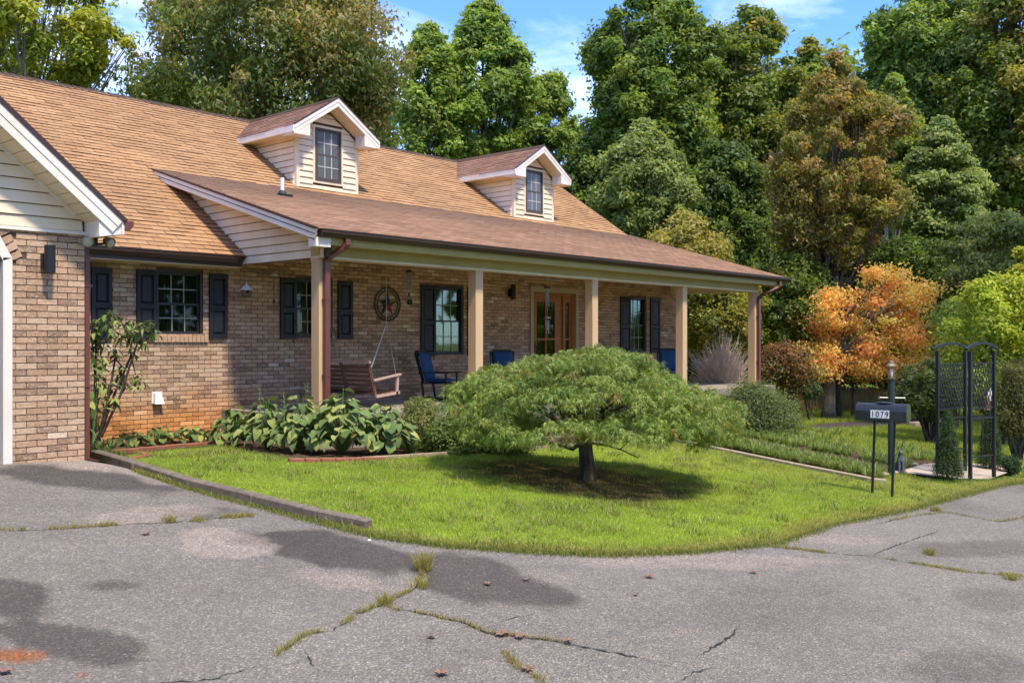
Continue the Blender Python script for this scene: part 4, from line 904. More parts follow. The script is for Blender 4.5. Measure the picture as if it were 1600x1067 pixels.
tree('back_tree', 'small round yellow-green treetop behind the brown tree on the skyline', 1265, 50, 58, 55, 330, 'egg', GRN2+OLV, 20000, .25, 50, .2, nlimb=10)
tree('brown_tree', 'tall conical tree turning brown, standing left of the orange tree', 1305, 31, 78, 92, 420, 'egg', BRN+OLV[:2], 36000, .155, 150, .17, bark='bark2', nlimb=50, extra=[(-75,290,60,50,14),(75,190,60,60,14),(65,320,70,55,14),(-60,370,70,45,14),(-60,175,40,50,8)], rr=(.12,.24), fill=.6, droop=.7, aspect=.45)
tree('tall_tree', 'tallest green tree reaching the top edge beside the patch of cloud', 1455, 44, -70, 110, 380, 'column', GRN+GRN2, 64000, .24, 140, .3, nlimb=34, extra=[(-55,90,50,60,12)], rr=(.15,.28), fill=.55)
tree('tall_tree', 'tall light green tree filling the upper right corner', 1590, 40, -60, 110, 380, 'column', OLV+GRN2, 60000, .22, 130, .3, nlimb=34, rr=(.15,.28), fill=.55)
tree('layered_tree', 'grey-green tree with layered boughs right of the brown tree', 1470, 34, 175, 68, 430, 'egg', PALE, 40000, .15, 100, .16, nlimb=14, rr=(.2,.34), flat=.45)
tree('mid_tree', 'bright green treetop between the brown tree and the tallest tree', 1395, 38, 115, 50, 330, 'egg', GRN2+YEL[:1], 22000, .2, 60, .16, nlimb=10)
tree('hazel_tree', 'grey-green bushy tree low at the right edge of the forest', 1560, 30, 335, 82, 520, 'round', PALE+DRK[:1], 30000, .13, 90, .12, nlimb=14, rr=(.16,.3), droop=.7)
tree('dark_tree', 'dark green tree filling the gap left of the pale green tree', 915, 40, 215, 55, 400, 'egg', GRN+DRK, 22000, .2, 60, .16, nlimb=8)
tree('dark_tree', 'deep green tree in shade behind the porch corner', 1130, 36, 215, 72, 520, 'column', GRN+DRK[:2], 42000, .18, 110, .2, nlimb=18, rr=(.18,.34))
tree('shrubby_tree', 'tan-green low treetop showing over the porch roof', 1070, 31, 338, 70, 430, 'wide', [(.20,.20,.06),(.26,.23,.09),(.14,.16,.05)], 16000, .13, 60, .08, nlimb=8)
tree('understory_tree', 'yellow-green small tree seen between the last two porch posts', 1120, 30, 425, 75, 560, 'round', OLV+YEL[:1], 30000, .12, 90, .09, nlimb=12)
tree('understory_tree', 'olive small tree just right of the last porch post', 1235, 31, 395, 65, 560, 'round', OLV+GRN, 26000, .13, 80, .09, nlimb=14, fill=.6)
tree('understory_tree', 'dark green young tree behind the orange tree', 1420, 33, 370, 75, 560, 'round', GRN+DRK, 30000, .14, 90, .1, nlimb=12)
tree('young_tree', 'small dark tree with a leaning trunk just right of the orange tree trunk', 1332, 32, 520, 34, 590, 'round', GRN+DRK, 5000, .12, 24, .075, bark='bark2', nlimb=6, group=None)
# distant wood closing the gaps, one mass
def woods():
    bl = []
    for i in range(640):
        px = RNG.uniform(-150, 1800); D = RNG.uniform(50, 66); lim = np.interp(px, [-250, 0, 180, 300, 600, 700, 860, 900, 1000, 1260, 1350, 1900], [120, 150, 250, 150, 150, 170, 220, 170, 90, 85, 40, -20])
        py = RNG.uniform(lim+25, 600); 
        if i > 520: px = RNG.uniform(1120, 1640); py = RNG.uniform(230, 480); D = RNG.uniform(48, 54)
        c = at(px, D); r = RNG.uniform(1.1, 2.3); bl.append((c.x, c.y, CH+(533-py)*D/FPX, r, r*.85))
    V, F, C = crown_cloud(bl, 210000, .42, np.array(GRN+OLV+DRK)*np.array([2.2,1.9,1.5]), .6, fill=.5, tone=.5, tri=True)
    tag(obj('distant_woods', np_mesh('distant_woods', V, F, C), M['leaf']), 'dark mass of woodland closing the view behind the nearer trees', 'woods', kind='stuff')
woods()
for px, D, h, lb in [(1158, 40, 9, 'slender pale trunk in the gap left of the brown tree'), (1385, 39, 8, 'slender grey trunk right of the brown tree'), (1522, 39, 9, 'slender trunk in front of the tall trees at the right'), (1238, 41, 8, 'thin grey trunk close behind the brown tree')]:
    g = at(px, D); mb = MB(); lean = random.uniform(-.5, .5); mb.tube([g-Vector((0, 0, .2)), g+Vector((lean*.3, 0, h*.4)), g+Vector((lean, 0, h))], [.14, .11, .05], 7)
    for k in range(5): q = g+Vector((lean*.6, 0, h*(.4+.1*k))); mb.tube([q, q+Vector((random.uniform(-1, 1), random.uniform(-1, 1), .7))], [.04, .01], 5)
    tag(obj('dead_tree', mb, M['dead'], smooth=True), lb, 'tree', 'slender bare trees in the wood')
# understory thicket
def bush(name, label, px, D, hw, top, bot, pal, n, size, k=30, kind='round', cat='shrub', group=None, mat='leaf', stems=6, g=None, rr=(.25,.45), aspect=.5, droop=.3, flat=.85, fill=.45, up=.35, inner=.3, tone=.4, bark='bark2', depth=1.0):
    g = at(px, D); s = D/FPX; z0 = CH+(533-bot)*s; zt = CH+(533-top)*s; R = hw*s; t = empty(name, (g.x, g.y, min(g.z, z0))); tag(t, label, cat, group)
    bl = make_blobs((g.x, g.y), R, z0, zt-R*rr[0]*.5, kind, k, rr, inner, flat)
    if D > 20: pal = np.clip(np.array(pal)*np.array([1.65, 1.45, 1.25]), 0, .5)
    V, F, C = crown_cloud(bl, n, size, pal, aspect, up, droop, fill, None, tone); obj('foliage', np_mesh('foliage', V, F, C), M[mat], t)
    mb = MB()
    for i in range(stems):
        b = random.choice(bl); e = Vector(b[:3]); q = Vector((g.x+random.uniform(-.1, .1)*R, g.y+random.uniform(-.1, .1)*R, t.location.z-.05)); m = q.lerp(e, .5)+Vector((0, 0, R*.12))
        mb.tube([q, m, e], [.02+R*.012, .012+R*.008, .006], 5, False)
    obj('stem', mb, M[bark], t, smooth=True); return t
thick = [(1205,38,60,470,600,GRN),(1290,40,70,500,600,DRK+GRN[:1]),(1380,39,70,480,600,GRN+DRK),(1465,38,70,470,600,DRK+GRN[:1]),(1550,37,70,490,600,GRN+DRK),(1640,36,70,470,610,GRN),(1100,42,80,480,600,DRK+GRN[:1])]
for i, (px, D, hw, a, b, pal) in enumerate(thick):
    bush('thicket', ['green thicket right of the last porch post under the trees','dark thicket behind the orange tree trunk','green thicket behind the lamp post','dark thicket behind the left arbor panel','green thicket behind the right arbor panel','green thicket at the right picture edge','dark thicket behind the bare twig shrub'][i], px, D, hw, a, b, pal, 14000, .17, 40, group='thickets under the trees', stems=3)
# orange autumn tree (layered)
ORG = [(.84,.44,.12),(.86,.55,.15),(.82,.33,.12),(.80,.60,.17),(.52,.50,.13),(.84,.28,.16),(.70,.56,.16)]
def orange_tree():
    D = 29.5; s = D/FPX; g = at(1295, D); g.z = CH+(533-648)*s; t = empty('dogwood_tree', g); tag(t, 'orange and red autumn tree with a thick grey trunk beyond the lamp post', 'tree')
    bl = []
    def lay(px, py, rx, rz, m, dd=0):
        for _ in range(m):
            c = at(px+RNG.uniform(-1, 1)*rx, D+dd+RNG.uniform(-1.2, 1.2)); r = RNG.uniform(14, 26)*s; bl.append((c.x, c.y, CH+(533-(py+RNG.uniform(-1, 1)*rz))*s, r, r*.55))
    lay(1375,440,45,14,11); lay(1370,470,80,14,20); lay(1345,503,88,12,20); lay(1310,545,65,12,18); lay(1370,565,80,12,18); lay(1420,480,30,30,12); lay(1455,540,45,18,14); lay(1480,525,22,8,5); lay(1275,575,30,8,8); lay(1300,572,55,10,12); lay(1400,582,60,8,10); lay(1350,520,70,20,12)
    V, F, C = crown_cloud(bl, 30000, .10, ORG, .5, .3, .8, .8, None, .2, spread=.65)
    obj('crown', np_mesh('crown', V, F, C), M['leaf'], t)
    mb = MB(); top = at(1335, D); k1 = at(1297, D, 590); mb.tube([g-Vector((0, 0, .1)), g+Vector((0, 0, .25)), k1], [.25, .19, .16], 9); limbs(mb, k1-Vector((0, 0, .05)), (top.x, top.y, CH+(533-450)*s), bl, .13, 34, zmin=.08); obj('trunk', mb, M['bark'], t, smooth=True)
orange_tree()
bush('red_shrub', 'dull red leafed shrub behind the last porch post', 1228, 27, 42, 535, 612, [(.17,.08,.05),(.13,.08,.04),(.19,.13,.06),(.10,.12,.04)], 9000, .09, 36, stems=8)
bush('rhododendron_bush', 'dark many-stemmed evergreen shrub between lamp post and arbor', 1452, 22, 58, 560, 655, [(.06,.09,.035),(.08,.12,.04),(.05,.07,.03)], 9000, .11, 44, stems=24, aspect=.32, rr=(.16,.3), fill=.7)
bush('yellow_tree', 'bright yellow-green tree behind the arbor at the right edge', 1565, 23, 92, 428, 640, [(.30,.36,.04),(.25,.34,.05),(.36,.38,.06),(.18,.28,.04)], 32000, .10, 110, cat='tree', stems=20, rr=(.14,.26))
bush('lime_shrub', 'light green feathery shrub between orange tree and arbor', 1490, 27, 50, 470, 560, [(.15,.24,.05),(.20,.28,.07)], 12000, .09, 50, stems=10, aspect=.3)
bush('yellow_twig_shrub', 'yellow leafed shrub tip at the right edge above the lime tree', 1598, 24, 22, 385, 440, [(.5,.42,.04),(.36,.36,.05)], 2500, .10, 14)
bush('bamboo_hedge', 'brownish green hedge right of the arbor with bare lower stems', 1590, 19.5, 45, 560, 676, [(.15,.17,.045),(.11,.13,.035),(.22,.19,.07)], 16000, .07, 60, 'column', 'hedge', stems=40, aspect=.25, droop=.9)
bush('small_shrub', 'small dark leafy shrub beside the clipped hedge', 1240, 22.5, 18, 625, 668, [(.05,.09,.03),(.08,.12,.04)], 2500, .06, 14)
bush('small_shrub', 'little blue-green bush behind the orange tree trunk', 1265, 27.5, 18, 590, 622, [(.04,.08,.045),(.06,.10,.05)], 2000, .08, 10)
# clipped hedge
bush('clipped_hedge', 'dense rounded dark green hedge right of the weeping maple', 1178, 21, 70, 600, 676, [(.08,.12,.045),(.13,.18,.07),(.05,.08,.03),(.19,.24,.12)], 34000, .05, 110, 'wide', 'hedge', rr=(.28,.40), fill=.25, stems=6, tone=.25)
# bare twig shrub
def twigs():
    D = 25.5; s = D/FPX; g = at(1128, D); g.z = CH+(533-622)*s; mb = MB()
    for i in range(420):
        a = random.uniform(0, 2*math.pi); sp = random.uniform(0, 1)**.6; h = random.uniform(.6, 1.95); e = g+Vector((math.cos(a)*sp*1.0, math.sin(a)*sp*1.0, h*(1.1-.45*sp)))
        m = g.lerp(e, .5)+Vector((random.uniform(-.1, .1), random.uniform(-.1, .1), .12)); mb.tube([g+Vector((math.cos(a)*.25*sp, math.sin(a)*.25*sp, 0)), m, e], [.008, .006, .002], 3, False)
        for _ in range(3): mb.tube([m, m+Vector((random.uniform(-.3, .3), random.uniform(-.3, .3), random.uniform(.1, .5)))], [.005, .0015], 3, False)
    t = tag(obj('bare_twig_shrub', mb, simple('pink_twig', (.78, .56, .42), .8, 0, .4, 6)), 'leafless pinkish twiggy shrub between the last two porch posts', 'shrub')
twigs()
print('woods ok')
# ---------------- the weeping maple
def weeping():
    g = TREE; D0 = CT*g.x+ST*g.y; s = D0/FPX; t = empty('weeping_maple', g); tag(t, 'low dome shaped weeping maple with feathery leaves in the middle of the lawn', 'tree')
    R = Vector((ST, -CT, 0)); Fw = Vector((CT, ST, 0)); off = np.array([695,705,715,730,760,790,830,880,930,985,1010,1035,1065,1090,1130,1150,1162])-918.0; tp = np.array([650,612,598,588,578,562,551,544,538,546,560,578,594,598,612,640,668.])
    bt = np.interp(off, np.array([695,730,780,850,930,1000,1060,1110,1162])-918., [668,684,692,694,690,694,696,690,672])
    a_ = off*s; zt = (752-tp)*s; zb = (752-bt)*s; RB = 1.65
    cl = []
    def top(a, b):
        x = np.interp(a, a_, zt); lo = np.interp(a, a_, zb); ra = abs(a)/(a_[-1] if a > 0 else -a_[0]); w = RB*math.sqrt(max(.02, 1-ra**2.6)); q = min(1, abs(b)/w)
        return lo+.10+(x-lo-.10)*(1-q**2.6), lo, q
    lobes = []; tries = 0
    def wid(a): ra = abs(a)/(a_[-1] if a > 0 else -a_[0]); return RB*math.sqrt(max(.02, 1-ra**2.6))
    while len(lobes) < 105 and tries < 20000:
        tries += 1; a = RNG.uniform(a_[0]+.12, a_[-1]-.12); b = RNG.uniform(-RB, RB)
        if abs(b) > wid(a)*.93: continue
        r = RNG.uniform(.24, .46)
        if min([math.hypot(a-q[0], b-q[1])/(q[3]+r) for q in lobes] or [9]) < .40: continue
        z1, lo, q = top(a, b); lobes.append((a, b, z1-RNG.uniform(-.03, .10), r, lo))
    for i in range(34):      # skirt of drooping sprays round the rim and a darker inner layer
        w = 2*math.pi*i/34+RNG.uniform(-.08, .08); a = math.cos(w)*(a_[-1] if math.cos(w) > 0 else -a_[0])*.90; b = math.sin(w)*wid(a)*.92; z1, lo, q = top(a, b); lobes.append((a, b, lo+RNG.uniform(.05, .22), RNG.uniform(.2, .32), lo))
    for L in lobes:
        for j in range(int(70*L[3])):
            q = math.sqrt(RNG.random()); w = RNG.random()*2*math.pi; a, b = L[0]+q*L[3]*math.cos(w), L[1]+q*L[3]*math.sin(w)
            if a_[0] < a < a_[-1] and abs(b) < wid(a): cl.append((a, b, L[2]-.55*L[3]*q**2.2+RNG.normal(0, .012), RNG.uniform(.05, .12), L[4], hash(L[:2]) % 1000/1000.0))
    while len(cl) < 2750:
        a = RNG.uniform(a_[0]+.3, a_[-1]-.3); b = RNG.uniform(-RB, RB)*.8; z1, lo, q = top(a, b)
        if abs(b) < wid(a)*.85: cl.append((a, b, lo+(z1-lo)*RNG.uniform(.25, .72), RNG.uniform(.1, .2), lo, .02))
    cl = np.array(cl); n = 62000; w = cl[:, 3]**2; k = RNG.choice(len(cl), n, p=w/w.sum()); ang = RNG.random(n)*2*np.pi; q = np.sqrt(RNG.random(n)); r = cl[k, 3]*q
    outw = np.arctan2(cl[k, 1], cl[k, 0])
    a = cl[k, 0]+r*np.cos(ang)+.03*np.cos(outw); b = cl[k, 1]+r*np.sin(ang)+.03*np.sin(outw); z = cl[k, 2]-1.0*r*q*q+RNG.normal(0, .012, n); lim = CH-g.z-(np.interp(a, a_, bt)-533)*(D0+np.minimum(b, 0))/FPX+.03+.12*fbm(a, b, .45, 61); ok = z > lim-.07+RNG.normal(0, .04, n)
    a, b, z, k, ang = a[ok], b[ok], z[ok], k[ok], ang[ok]; n = len(a)
    P = np.array(g)[None]*1.0+(a*.975)[:, None]*np.array(R)+b[:, None]*np.array(Fw); P[:, 2] = g.z+z
    dirw = np.cos(ang)[:, None]*np.array(R)+np.sin(ang)[:, None]*np.array(Fw)
    # each leaf: 7 thin lobes fanned about its drooping axis
    ax = unit(dirw*.6+RNG.normal(size=(n, 3))*.45+np.array([0, 0, -.95])); side = unit(np.cross(ax, RNG.normal(size=(n, 3))*.5+np.array([0, 0, 1.0]))); nz = np.cross(side, ax)
    Vs = []; L0 = RNG.uniform(.06, .14, n)
    for j, f in enumerate(np.linspace(-.6, .6, 5)):
        d = unit(ax*np.cos(f)+side*np.sin(f)+np.array([0, 0, -.18*abs(f)])+RNG.normal(size=(n, 3))*.22); L = (L0*(1-.45*abs(f)/.6)*RNG.uniform(.7, 1.15, n))[:, None]; wv = unit(np.cross(d, nz))*.0042
        Vs.append(np.stack([P+d*L*.15+wv, P+d*L*.15-wv, P+d*L], 1))
    V = np.stack(Vs, 1).reshape(-1, 3); F = np.arange(len(V)).reshape(-1, 3)
    pal = np.array([(.18,.28,.05),(.30,.40,.08),(.10,.17,.035),(.40,.45,.11)]); pc = pal[(cl[:, 5]*3.99).astype(int)][k]*.35+pal[RNG.choice(4, len(cl))][k]*.45+pal[RNG.choice(4, n)]*.2
    warm = np.clip((a-.9)/1.1, 0, 1)*.45; yel = np.array([.30, .27, .06]); m = (RNG.random(n) < warm+.05)[:, None]; pc = np.where(m, pc*.45+yel*.55, pc)
    o_ = (RNG.random(len(cl)) < .04)[k][:, None]; pc = np.where(o_, pc*.4+np.array([.36,.17,.07])*.6, pc)
    tops = np.clip((z-.9)/.8, 0, 1)[:, None]*.3; pc = pc*(1-tops)+np.array([.21, .27, .07])*tops
    pc = np.repeat(pc[:, None], 5, 1)*(.7+.6*RNG.random((n, 5, 1)))
    obj('crown', np_mesh('crown', V, F, np.repeat(pc.reshape(-1, 3), 3, 0)), M['needle'], t)
    mb = MB(); mb.tube([g+Vector((0, 0, -.05)), g+R*.0+Vector((0, 0, .05)), g-R*.01+Vector((0, 0, .25)), g-R*.03+Vector((0, 0, .48)), g-R*.04+Vector((0, 0, .62))], [.135, .112, .096, .09, .10], 12)
    top_ = g-R*.04+Vector((0, 0, .55))
    for i in range(34):
        c = random.choice([q_ for q_ in cl if q_[2] > .95 and abs(q_[0]) < 1.4]); e = g+R*c[0]+Fw*c[1]+Vector((0, 0, c[2]-.06)); m = top_.lerp(e, .5)+Vector((0, 0, .16)); mb.tube([top_, top_.lerp(m, .5)+Vector((random.uniform(-.06, .06), random.uniform(-.06, .06), .02)), m, m.lerp(e, .6)+Vector((0, 0, .05)), e], [.045, .034, .024, .014, .005], 6, False)
    obj('trunk', mb, M['bark2'], t, smooth=True)
    lb = MB()
    lb.tube([g+R*.02+Vector((0, 0, .50)), g+R*.25-Fw*.1+Vector((0, 0, .47)), g+R*.42-Fw*.15+Vector((0, 0, .42)), g+R*.62-Fw*.2+Vector((0, 0, .33))], [.022, .014, .01, .006], 6); lb.tube([g+R*.40-Fw*.15+Vector((0, 0, .43)), g+R*.47-Fw*.15+Vector((0, 0, .50))], [.008, .004], 5)
    lb.tube([g-R*.05+Vector((0, 0, .53)), g-R*.2-Fw*.2+Vector((0, 0, .44)), g-R*.4-Fw*.3+Vector((0, 0, .50)), g-R*.75-Fw*.35+Vector((0, 0, .62))], [.035, .028, .02, .012], 7)
    obj('low_branch', lb, M['bark2'], t, smooth=True)
weeping()
# ---------------- broad-leaf plants (each large leaf its own part)
def leaf_mesh(name, L, W, droop, fold, nseg=9, shape='heart', mat=None, curl=0):
    V = []; F = []
    for i in range(nseg+1):
        t = i/nseg
        w = (math.sin(math.pi*min(1, t**.66))**.58 if shape == 'heart' else math.sin(math.pi*t)**.75)*W*.5 if 0 < t < 1 else .0015
        z = -droop*t*t*L+.05*L*math.sin(t*3)
        for k, q in enumerate((-1, -.5, 0, .5, 1)):
            V.append((t*L*(1-.12*droop*t), q*w, z+fold*abs(q)*w+(curl*q*q*math.sin(t*9)*w))); 
    for i in range(nseg):
        for k in range(4): a = i*5+k; F.append((a, a+1, a+6, a+5))
    mb = MB().add(V, F); me = bpy.data.meshes.new(name); me.from_pydata(mb.v, [], mb.f); me.materials.append(mat or M['hosta']); me.polygons.foreach_set('use_smooth', [True]*len(me.polygons)); return me
HL = [leaf_mesh('leaf', 1, .86, .40, .22, curl=.10), leaf_mesh('leaf', 1, .74, .70, .30, curl=.14), leaf_mesh('leaf', 1, .92, .22, .16, curl=.12)]
def hosta(label, x, y, R, H, n, L, group='broad leaved hostas along the porch bed'):
    z = gzf(x, y)+.02; t = empty('hosta', (x, y, z)); tag(t, label, 'plant', group); st = MB()
    for i in range(n):
        q = (i+.5)/n; ring = math.sqrt(q); a = i*2.4+random.uniform(-.3, .3); r = R*ring*random.uniform(.75, 1.05)*.8; h = H*(1-.75*ring**1.6)*random.uniform(.85, 1.12)
        p = Vector((math.cos(a)*r, math.sin(a)*r, max(.05, h))); o = obj('leaf', random.choice(HL), None, t, p, True); s = L*random.uniform(.75, 1.25)
        o.scale = (s, s, s); o.rotation_euler = (random.uniform(-.35, .35), random.uniform(-.35, .35)+ring*.34, a+random.uniform(-.5, .5))
        st.tube([(0, 0, 0), p*.5+Vector((0, 0, .08)), p], [.006, .005, .004], 4, False)
    obj('stalks', st, M['stalk'], t, (0, 0, 0), True); return t
M['stalk'] = simple('green_stalk', (.12, .19, .05), .6, 0, .2)
hp = [(372,700,.42,.40,30,.20,'hosta at the brick wall end of the porch bed, leftmost of the big ones'),(425,706,.48,.50,36,.22,'dark hosta second from the brick wall end of the bed'),(480,712,.50,.52,40,.23,'hosta with tall leaves left of the first porch post'),(545,716,.55,.62,48,.25,'largest hosta, in front of the first porch post'),(612,716,.50,.50,40,.24,'pale edged hosta spilling onto the lawn right of the first porch post')]
for px, py, R, H, n, L, lb in hp:
    g = G(px, py); g = g+Vector((.18, .38, 0)); hosta(lb, g.x, g.y, R*1.12, H*1.28, int(n*2.7), L*.64)
g = G(405, 690); hosta('rear hosta against the brick wall behind the big ones', 9.2, 12.9, .5, .5, 24, .2)
def hosta_low(label, px, py, R, H, n, L):
    g = G(px, py); hosta(label, g.x, g.y, R, H, n, L, 'low leafy plants by the brick edging')
hosta_low('low leafy plant left end of the brick edged strip', 205, 697, .34, .20, 34, .12); hosta_low('low leafy plant in the middle of the brick edged strip', 250, 694, .36, .22, 36, .12); hosta_low('low leafy plant right end of the brick edged strip', 300, 692, .36, .22, 36, .12)
# narrow light leaves at the garage corner, and lily/daylily clumps in front of the maple
def straps(name, label, x, y, n, L, w, pal, R=.12, cat='plant', group=None, up=1.0):
    z = gzf(x, y)+.01; V = []; F = []; C = []
    for i in range(n):
        a = random.uniform(0, 2*math.pi); l = L*random.uniform(.6, 1.15); b = Vector((math.cos(a), math.sin(a), 0)); s = Vector((-b.y, b.x, 0)); q = random.uniform(.35, 1.0); c = random.choice(pal); f = random.uniform(.75, 1.25); o = len(V); r0 = random.uniform(0, R)
        for j in range(5):
            t = j/4; p = b*(r0+l*q*t*.75)+Vector((0, 0, l*up*(t*1.0-.75*q*t*t))); ww = w*(.6+.8*t)*(1-t)**.6 if j < 4 else .0005
            V += [p-s*ww, p+s*ww]; C += [[k*f for k in c]]*2
        F += [(o+2*j, o+2*j+1, o+2*j+3, o+2*j+2) for j in range(4)]
    V = np.array([tuple(p) for p in V])
    return V, F, C, (x, y, z)
def strap_plant(name, label, x, y, n, L, w, pal, cat='plant', group=None, R=.12, up=1.0):
    V, F, C, l = straps(name, label, x, y, n, L, w, pal, R, cat, group, up); o = obj(name, np_mesh(name, V, F, C), M['blade'], None, l); tag(o, label, cat, group); return o
g = G(165, 706); strap_plant('ribbon_plant', 'pale green plant with narrow leaves at the garage corner', g.x, g.y, 70, .30, .016, [(.20,.26,.10),(.14,.21,.07),(.28,.30,.16)])
LG = [(.11,.19,.04),(.17,.26,.07),(.24,.30,.09),(.09,.15,.04)]
for px, py, n, L, lb in [(712,706,60,.38,'strap leaved lily clump just left of the maple, nearest the edging'),(690,700,50,.42,'strap leaved lily clump beside the round green azalea'),(745,701,40,.32,'strap leaved lily clump under the left side of the maple'),(815,694,40,.32,'strap leaved clump low under the maple crown'),(655,712,60,.40,'yellowing strap leaved clump at the right end of the hostas')]:
    g = G(px, py)+Vector((.1, .25, 0)); strap_plant('lily_clump', lb, g.x, g.y, n, L, .013, LG, 'plant', 'strap leaved lily clumps')
bush('azalea_bush', 'small leaved round green bush between the hostas and the maple', 655, 14.3, 38, 622, 700, [(.24,.28,.08),(.30,.32,.10),(.16,.20,.06),(.36,.36,.15)], 22000, .035, 60, rr=(.25,.4), fill=.35)
bush('azalea_bush', 'loose green bush behind the left edge of the maple crown', 728, 14.2, 42, 628, 700, [(.09,.14,.04),(.14,.19,.06)], 7000, .045, 30, rr=(.25,.4), fill=.5)
bush('low_green_bush', 'low leafy green planting filling the bed left of the maple trunk', 775, 14.4, 60, 655, 704, [(.12,.19,.05),(.18,.25,.07),(.09,.14,.04)], 14000, .05, 50, 'wide', rr=(.2,.35), fill=.5)
bush('low_green_bush', 'low yellow-green planting between the azalea and the maple crown', 700, 13.9, 40, 650, 708, [(.20,.27,.07),(.26,.31,.09),(.14,.2,.05)], 10000, .045, 40, 'wide', rr=(.25,.4), fill=.5)
# hosta flower stalks
def stalk(px, D, y0, y1, lb):
    g = at(px, D); s = D/FPX; z0, z1 = CH+(533-y0)*s, CH+(533-y1)*s; mb = MB().tube([(g.x, g.y, z0), (g.x+.02, g.y, (z0+z1)/2), (g.x+random.uniform(-.08, .08), g.y, z1)], [.006, .005, .003], 5)
    for k in range(9): h = z1-k*.022; a = k*2.1; mb.tube([(g.x, g.y, h), (g.x+math.cos(a)*.035, g.y+math.sin(a)*.035, h-.03)], [.004, .008], 4)
    tag(obj('flower_stalk', mb, M['stalk']), lb, 'flower stalk', 'seed stalks above the hostas')
stalk(405, 13.2, 660, 600, 'seed stalk left of the others above the hostas'); stalk(443, 13, 665, 612, 'short seed stalk in the middle of the hostas'); stalk(480, 13.6, 650, 596, 'seed stalk just left of the first porch post')
# leggy rhododendron at the garage corner
def rhodo():
    D = 13.2; s = D/FPX; g = at(150, D); g.z = CH+(533-700)*s; t = empty('rhododendron', g); tag(t, 'leggy rhododendron with glossy leaf whorls in the garage corner', 'shrub')
    mb = MB(); W = []; R = Vector((ST, -CT, 0)); Fw = Vector((CT, ST, 0))
    tips = [(160,495,0),(150,505,.1),(172,490,.1),(187,500,-.1),(200,505,0),(215,512,.1),(228,508,-.1),(240,516,0),(205,530,.1),(190,528,-.1),(175,520,.1),(222,535,0),(160,540,.1),(180,548,0),(205,552,.1),(150,560,0),(212,585,0),(186,590,.1),(200,600,.1),(170,604,0),(155,590,.1),(180,625,0),(163,625,.1),(148,525,0),(195,515,-.2),(210,522,-.15),(232,522,.1),(168,510,-.2),(145,545,.1),(190,575,0),(218,600,0),(160,570,0)]
    hub = [at(163, D, 640), at(152, D, 600), at(180, D, 560), at(150, D+.1, 540), at(205, D, 555), at(172, D-.1, 600), at(215, D-.1, 535)]
    for px, py, dd in tips:
        e = at(px, D+dd, py); h = min(hub, key=lambda q: (q-e).length); m = h.lerp(e, .5)+Vector((random.uniform(-.05, .05), random.uniform(-.05, .05), -.03)); mb.tube([h, m, e], [.013, .009, .005], 5, False); W.append(e)
    for h in hub: mb.tube([g, g.lerp(h, .5)+R*random.uniform(-.05, .05), h], [.022, .018, .013], 6, False)
    obj('branches', mb, M['bark2'], t, smooth=True)
    lm = [leaf_mesh('leaf', 1, .34, .35, .3, 4, 'ell', M['hosta2']), leaf_mesh('leaf', 1, .30, .7, .4, 4, 'ell', M['hosta2'])]; c = 0
    for e in W:
        for k in range(11):
            o = obj('leaf', random.choice(lm), None, t, e+Vector((random.uniform(-.05, .05), random.uniform(-.05, .05), random.uniform(-.06, .06)))); l = random.uniform(.10, .165); o.scale = (l, l, l)
            o.rotation_euler = (random.uniform(-.4, .4), random.uniform(-.35, .7), k*.8+random.uniform(-.2, .2)); c += 1
M['hosta2'] = vein_mat('glossy_leaf'); M['hosta2'].node_tree.nodes['Principled BSDF'].inputs['Roughness'].default_value = .3
rhodo()
# big light leaves low at garage corner
def corner_plant():
    D = 12.6; s = D/FPX; g = at(140, D, 712); g.z = gzf(g.x, g.y); t = empty('hydrangea', g); tag(t, 'light green large leaved plant half hidden behind the garage corner', 'plant'); mb = MB()
    for (px, py) in [(135,560),(150,572),(140,585),(148,600),(136,612),(152,622),(142,640),(156,638),(138,655),(150,650),(132,670),(145,575),(155,560),(134,630)]:
        e = at(px+2, D+random.uniform(-.1, .2), py); mb.tube([g, g.lerp(e, .5)+Vector((.03, 0, 0)), e], [.008, .006, .004], 5, False)
        o = obj('leaf', random.choice(HL), None, t, e); l = random.uniform(.14, .2); o.scale = (l, l*.8, l); o.rotation_euler = (random.uniform(-.3, .3), random.uniform(0, .6), random.uniform(-1.6, .2))
    obj('stalks', mb, M['stalk'], t)
corner_plant()
# liriope border, grass-like ground cover
def liriope():
    Vs = []; Fs = []; Cs = []; base = 0; P = []
    def row(a, b, n, j):
        A, B = G(*a), G(*b)
        for i in range(n): q = A.lerp(B, (i+.5)/n); P.append((q.x+random.uniform(-j, j), q.y+random.uniform(-j, j)))
    row((1065,686),(1370,748),60,.12); row((1075,681),(1380,742),60,.16); row((1100,674),(1420,731),56,.2); row((1110,671),(1400,720),40,.2); row((1150,672),(1300,690),22,.25); row((1180,668),(1330,684),16,.25); row((1410,700),(1450,722),14,.25)
    for x, y in P:
        V, F, C, l = straps('', '', x, y, 60, .27, .007, [(.18,.26,.06),(.26,.34,.09),(.36,.40,.13),(.12,.18,.05)], .06)
        Vs.append(V+np.array(l)); Fs += [[k+base for k in f] for f in F]; Cs += C; base += len(V)
    tag(obj('liriope_border', np_mesh('liriope_border', np.concatenate(Vs), Fs, np.array(Cs)), M['blade']), 'grassy liriope ground cover filling the border beside the lawn', 'ground cover', kind='stuff')
liriope()
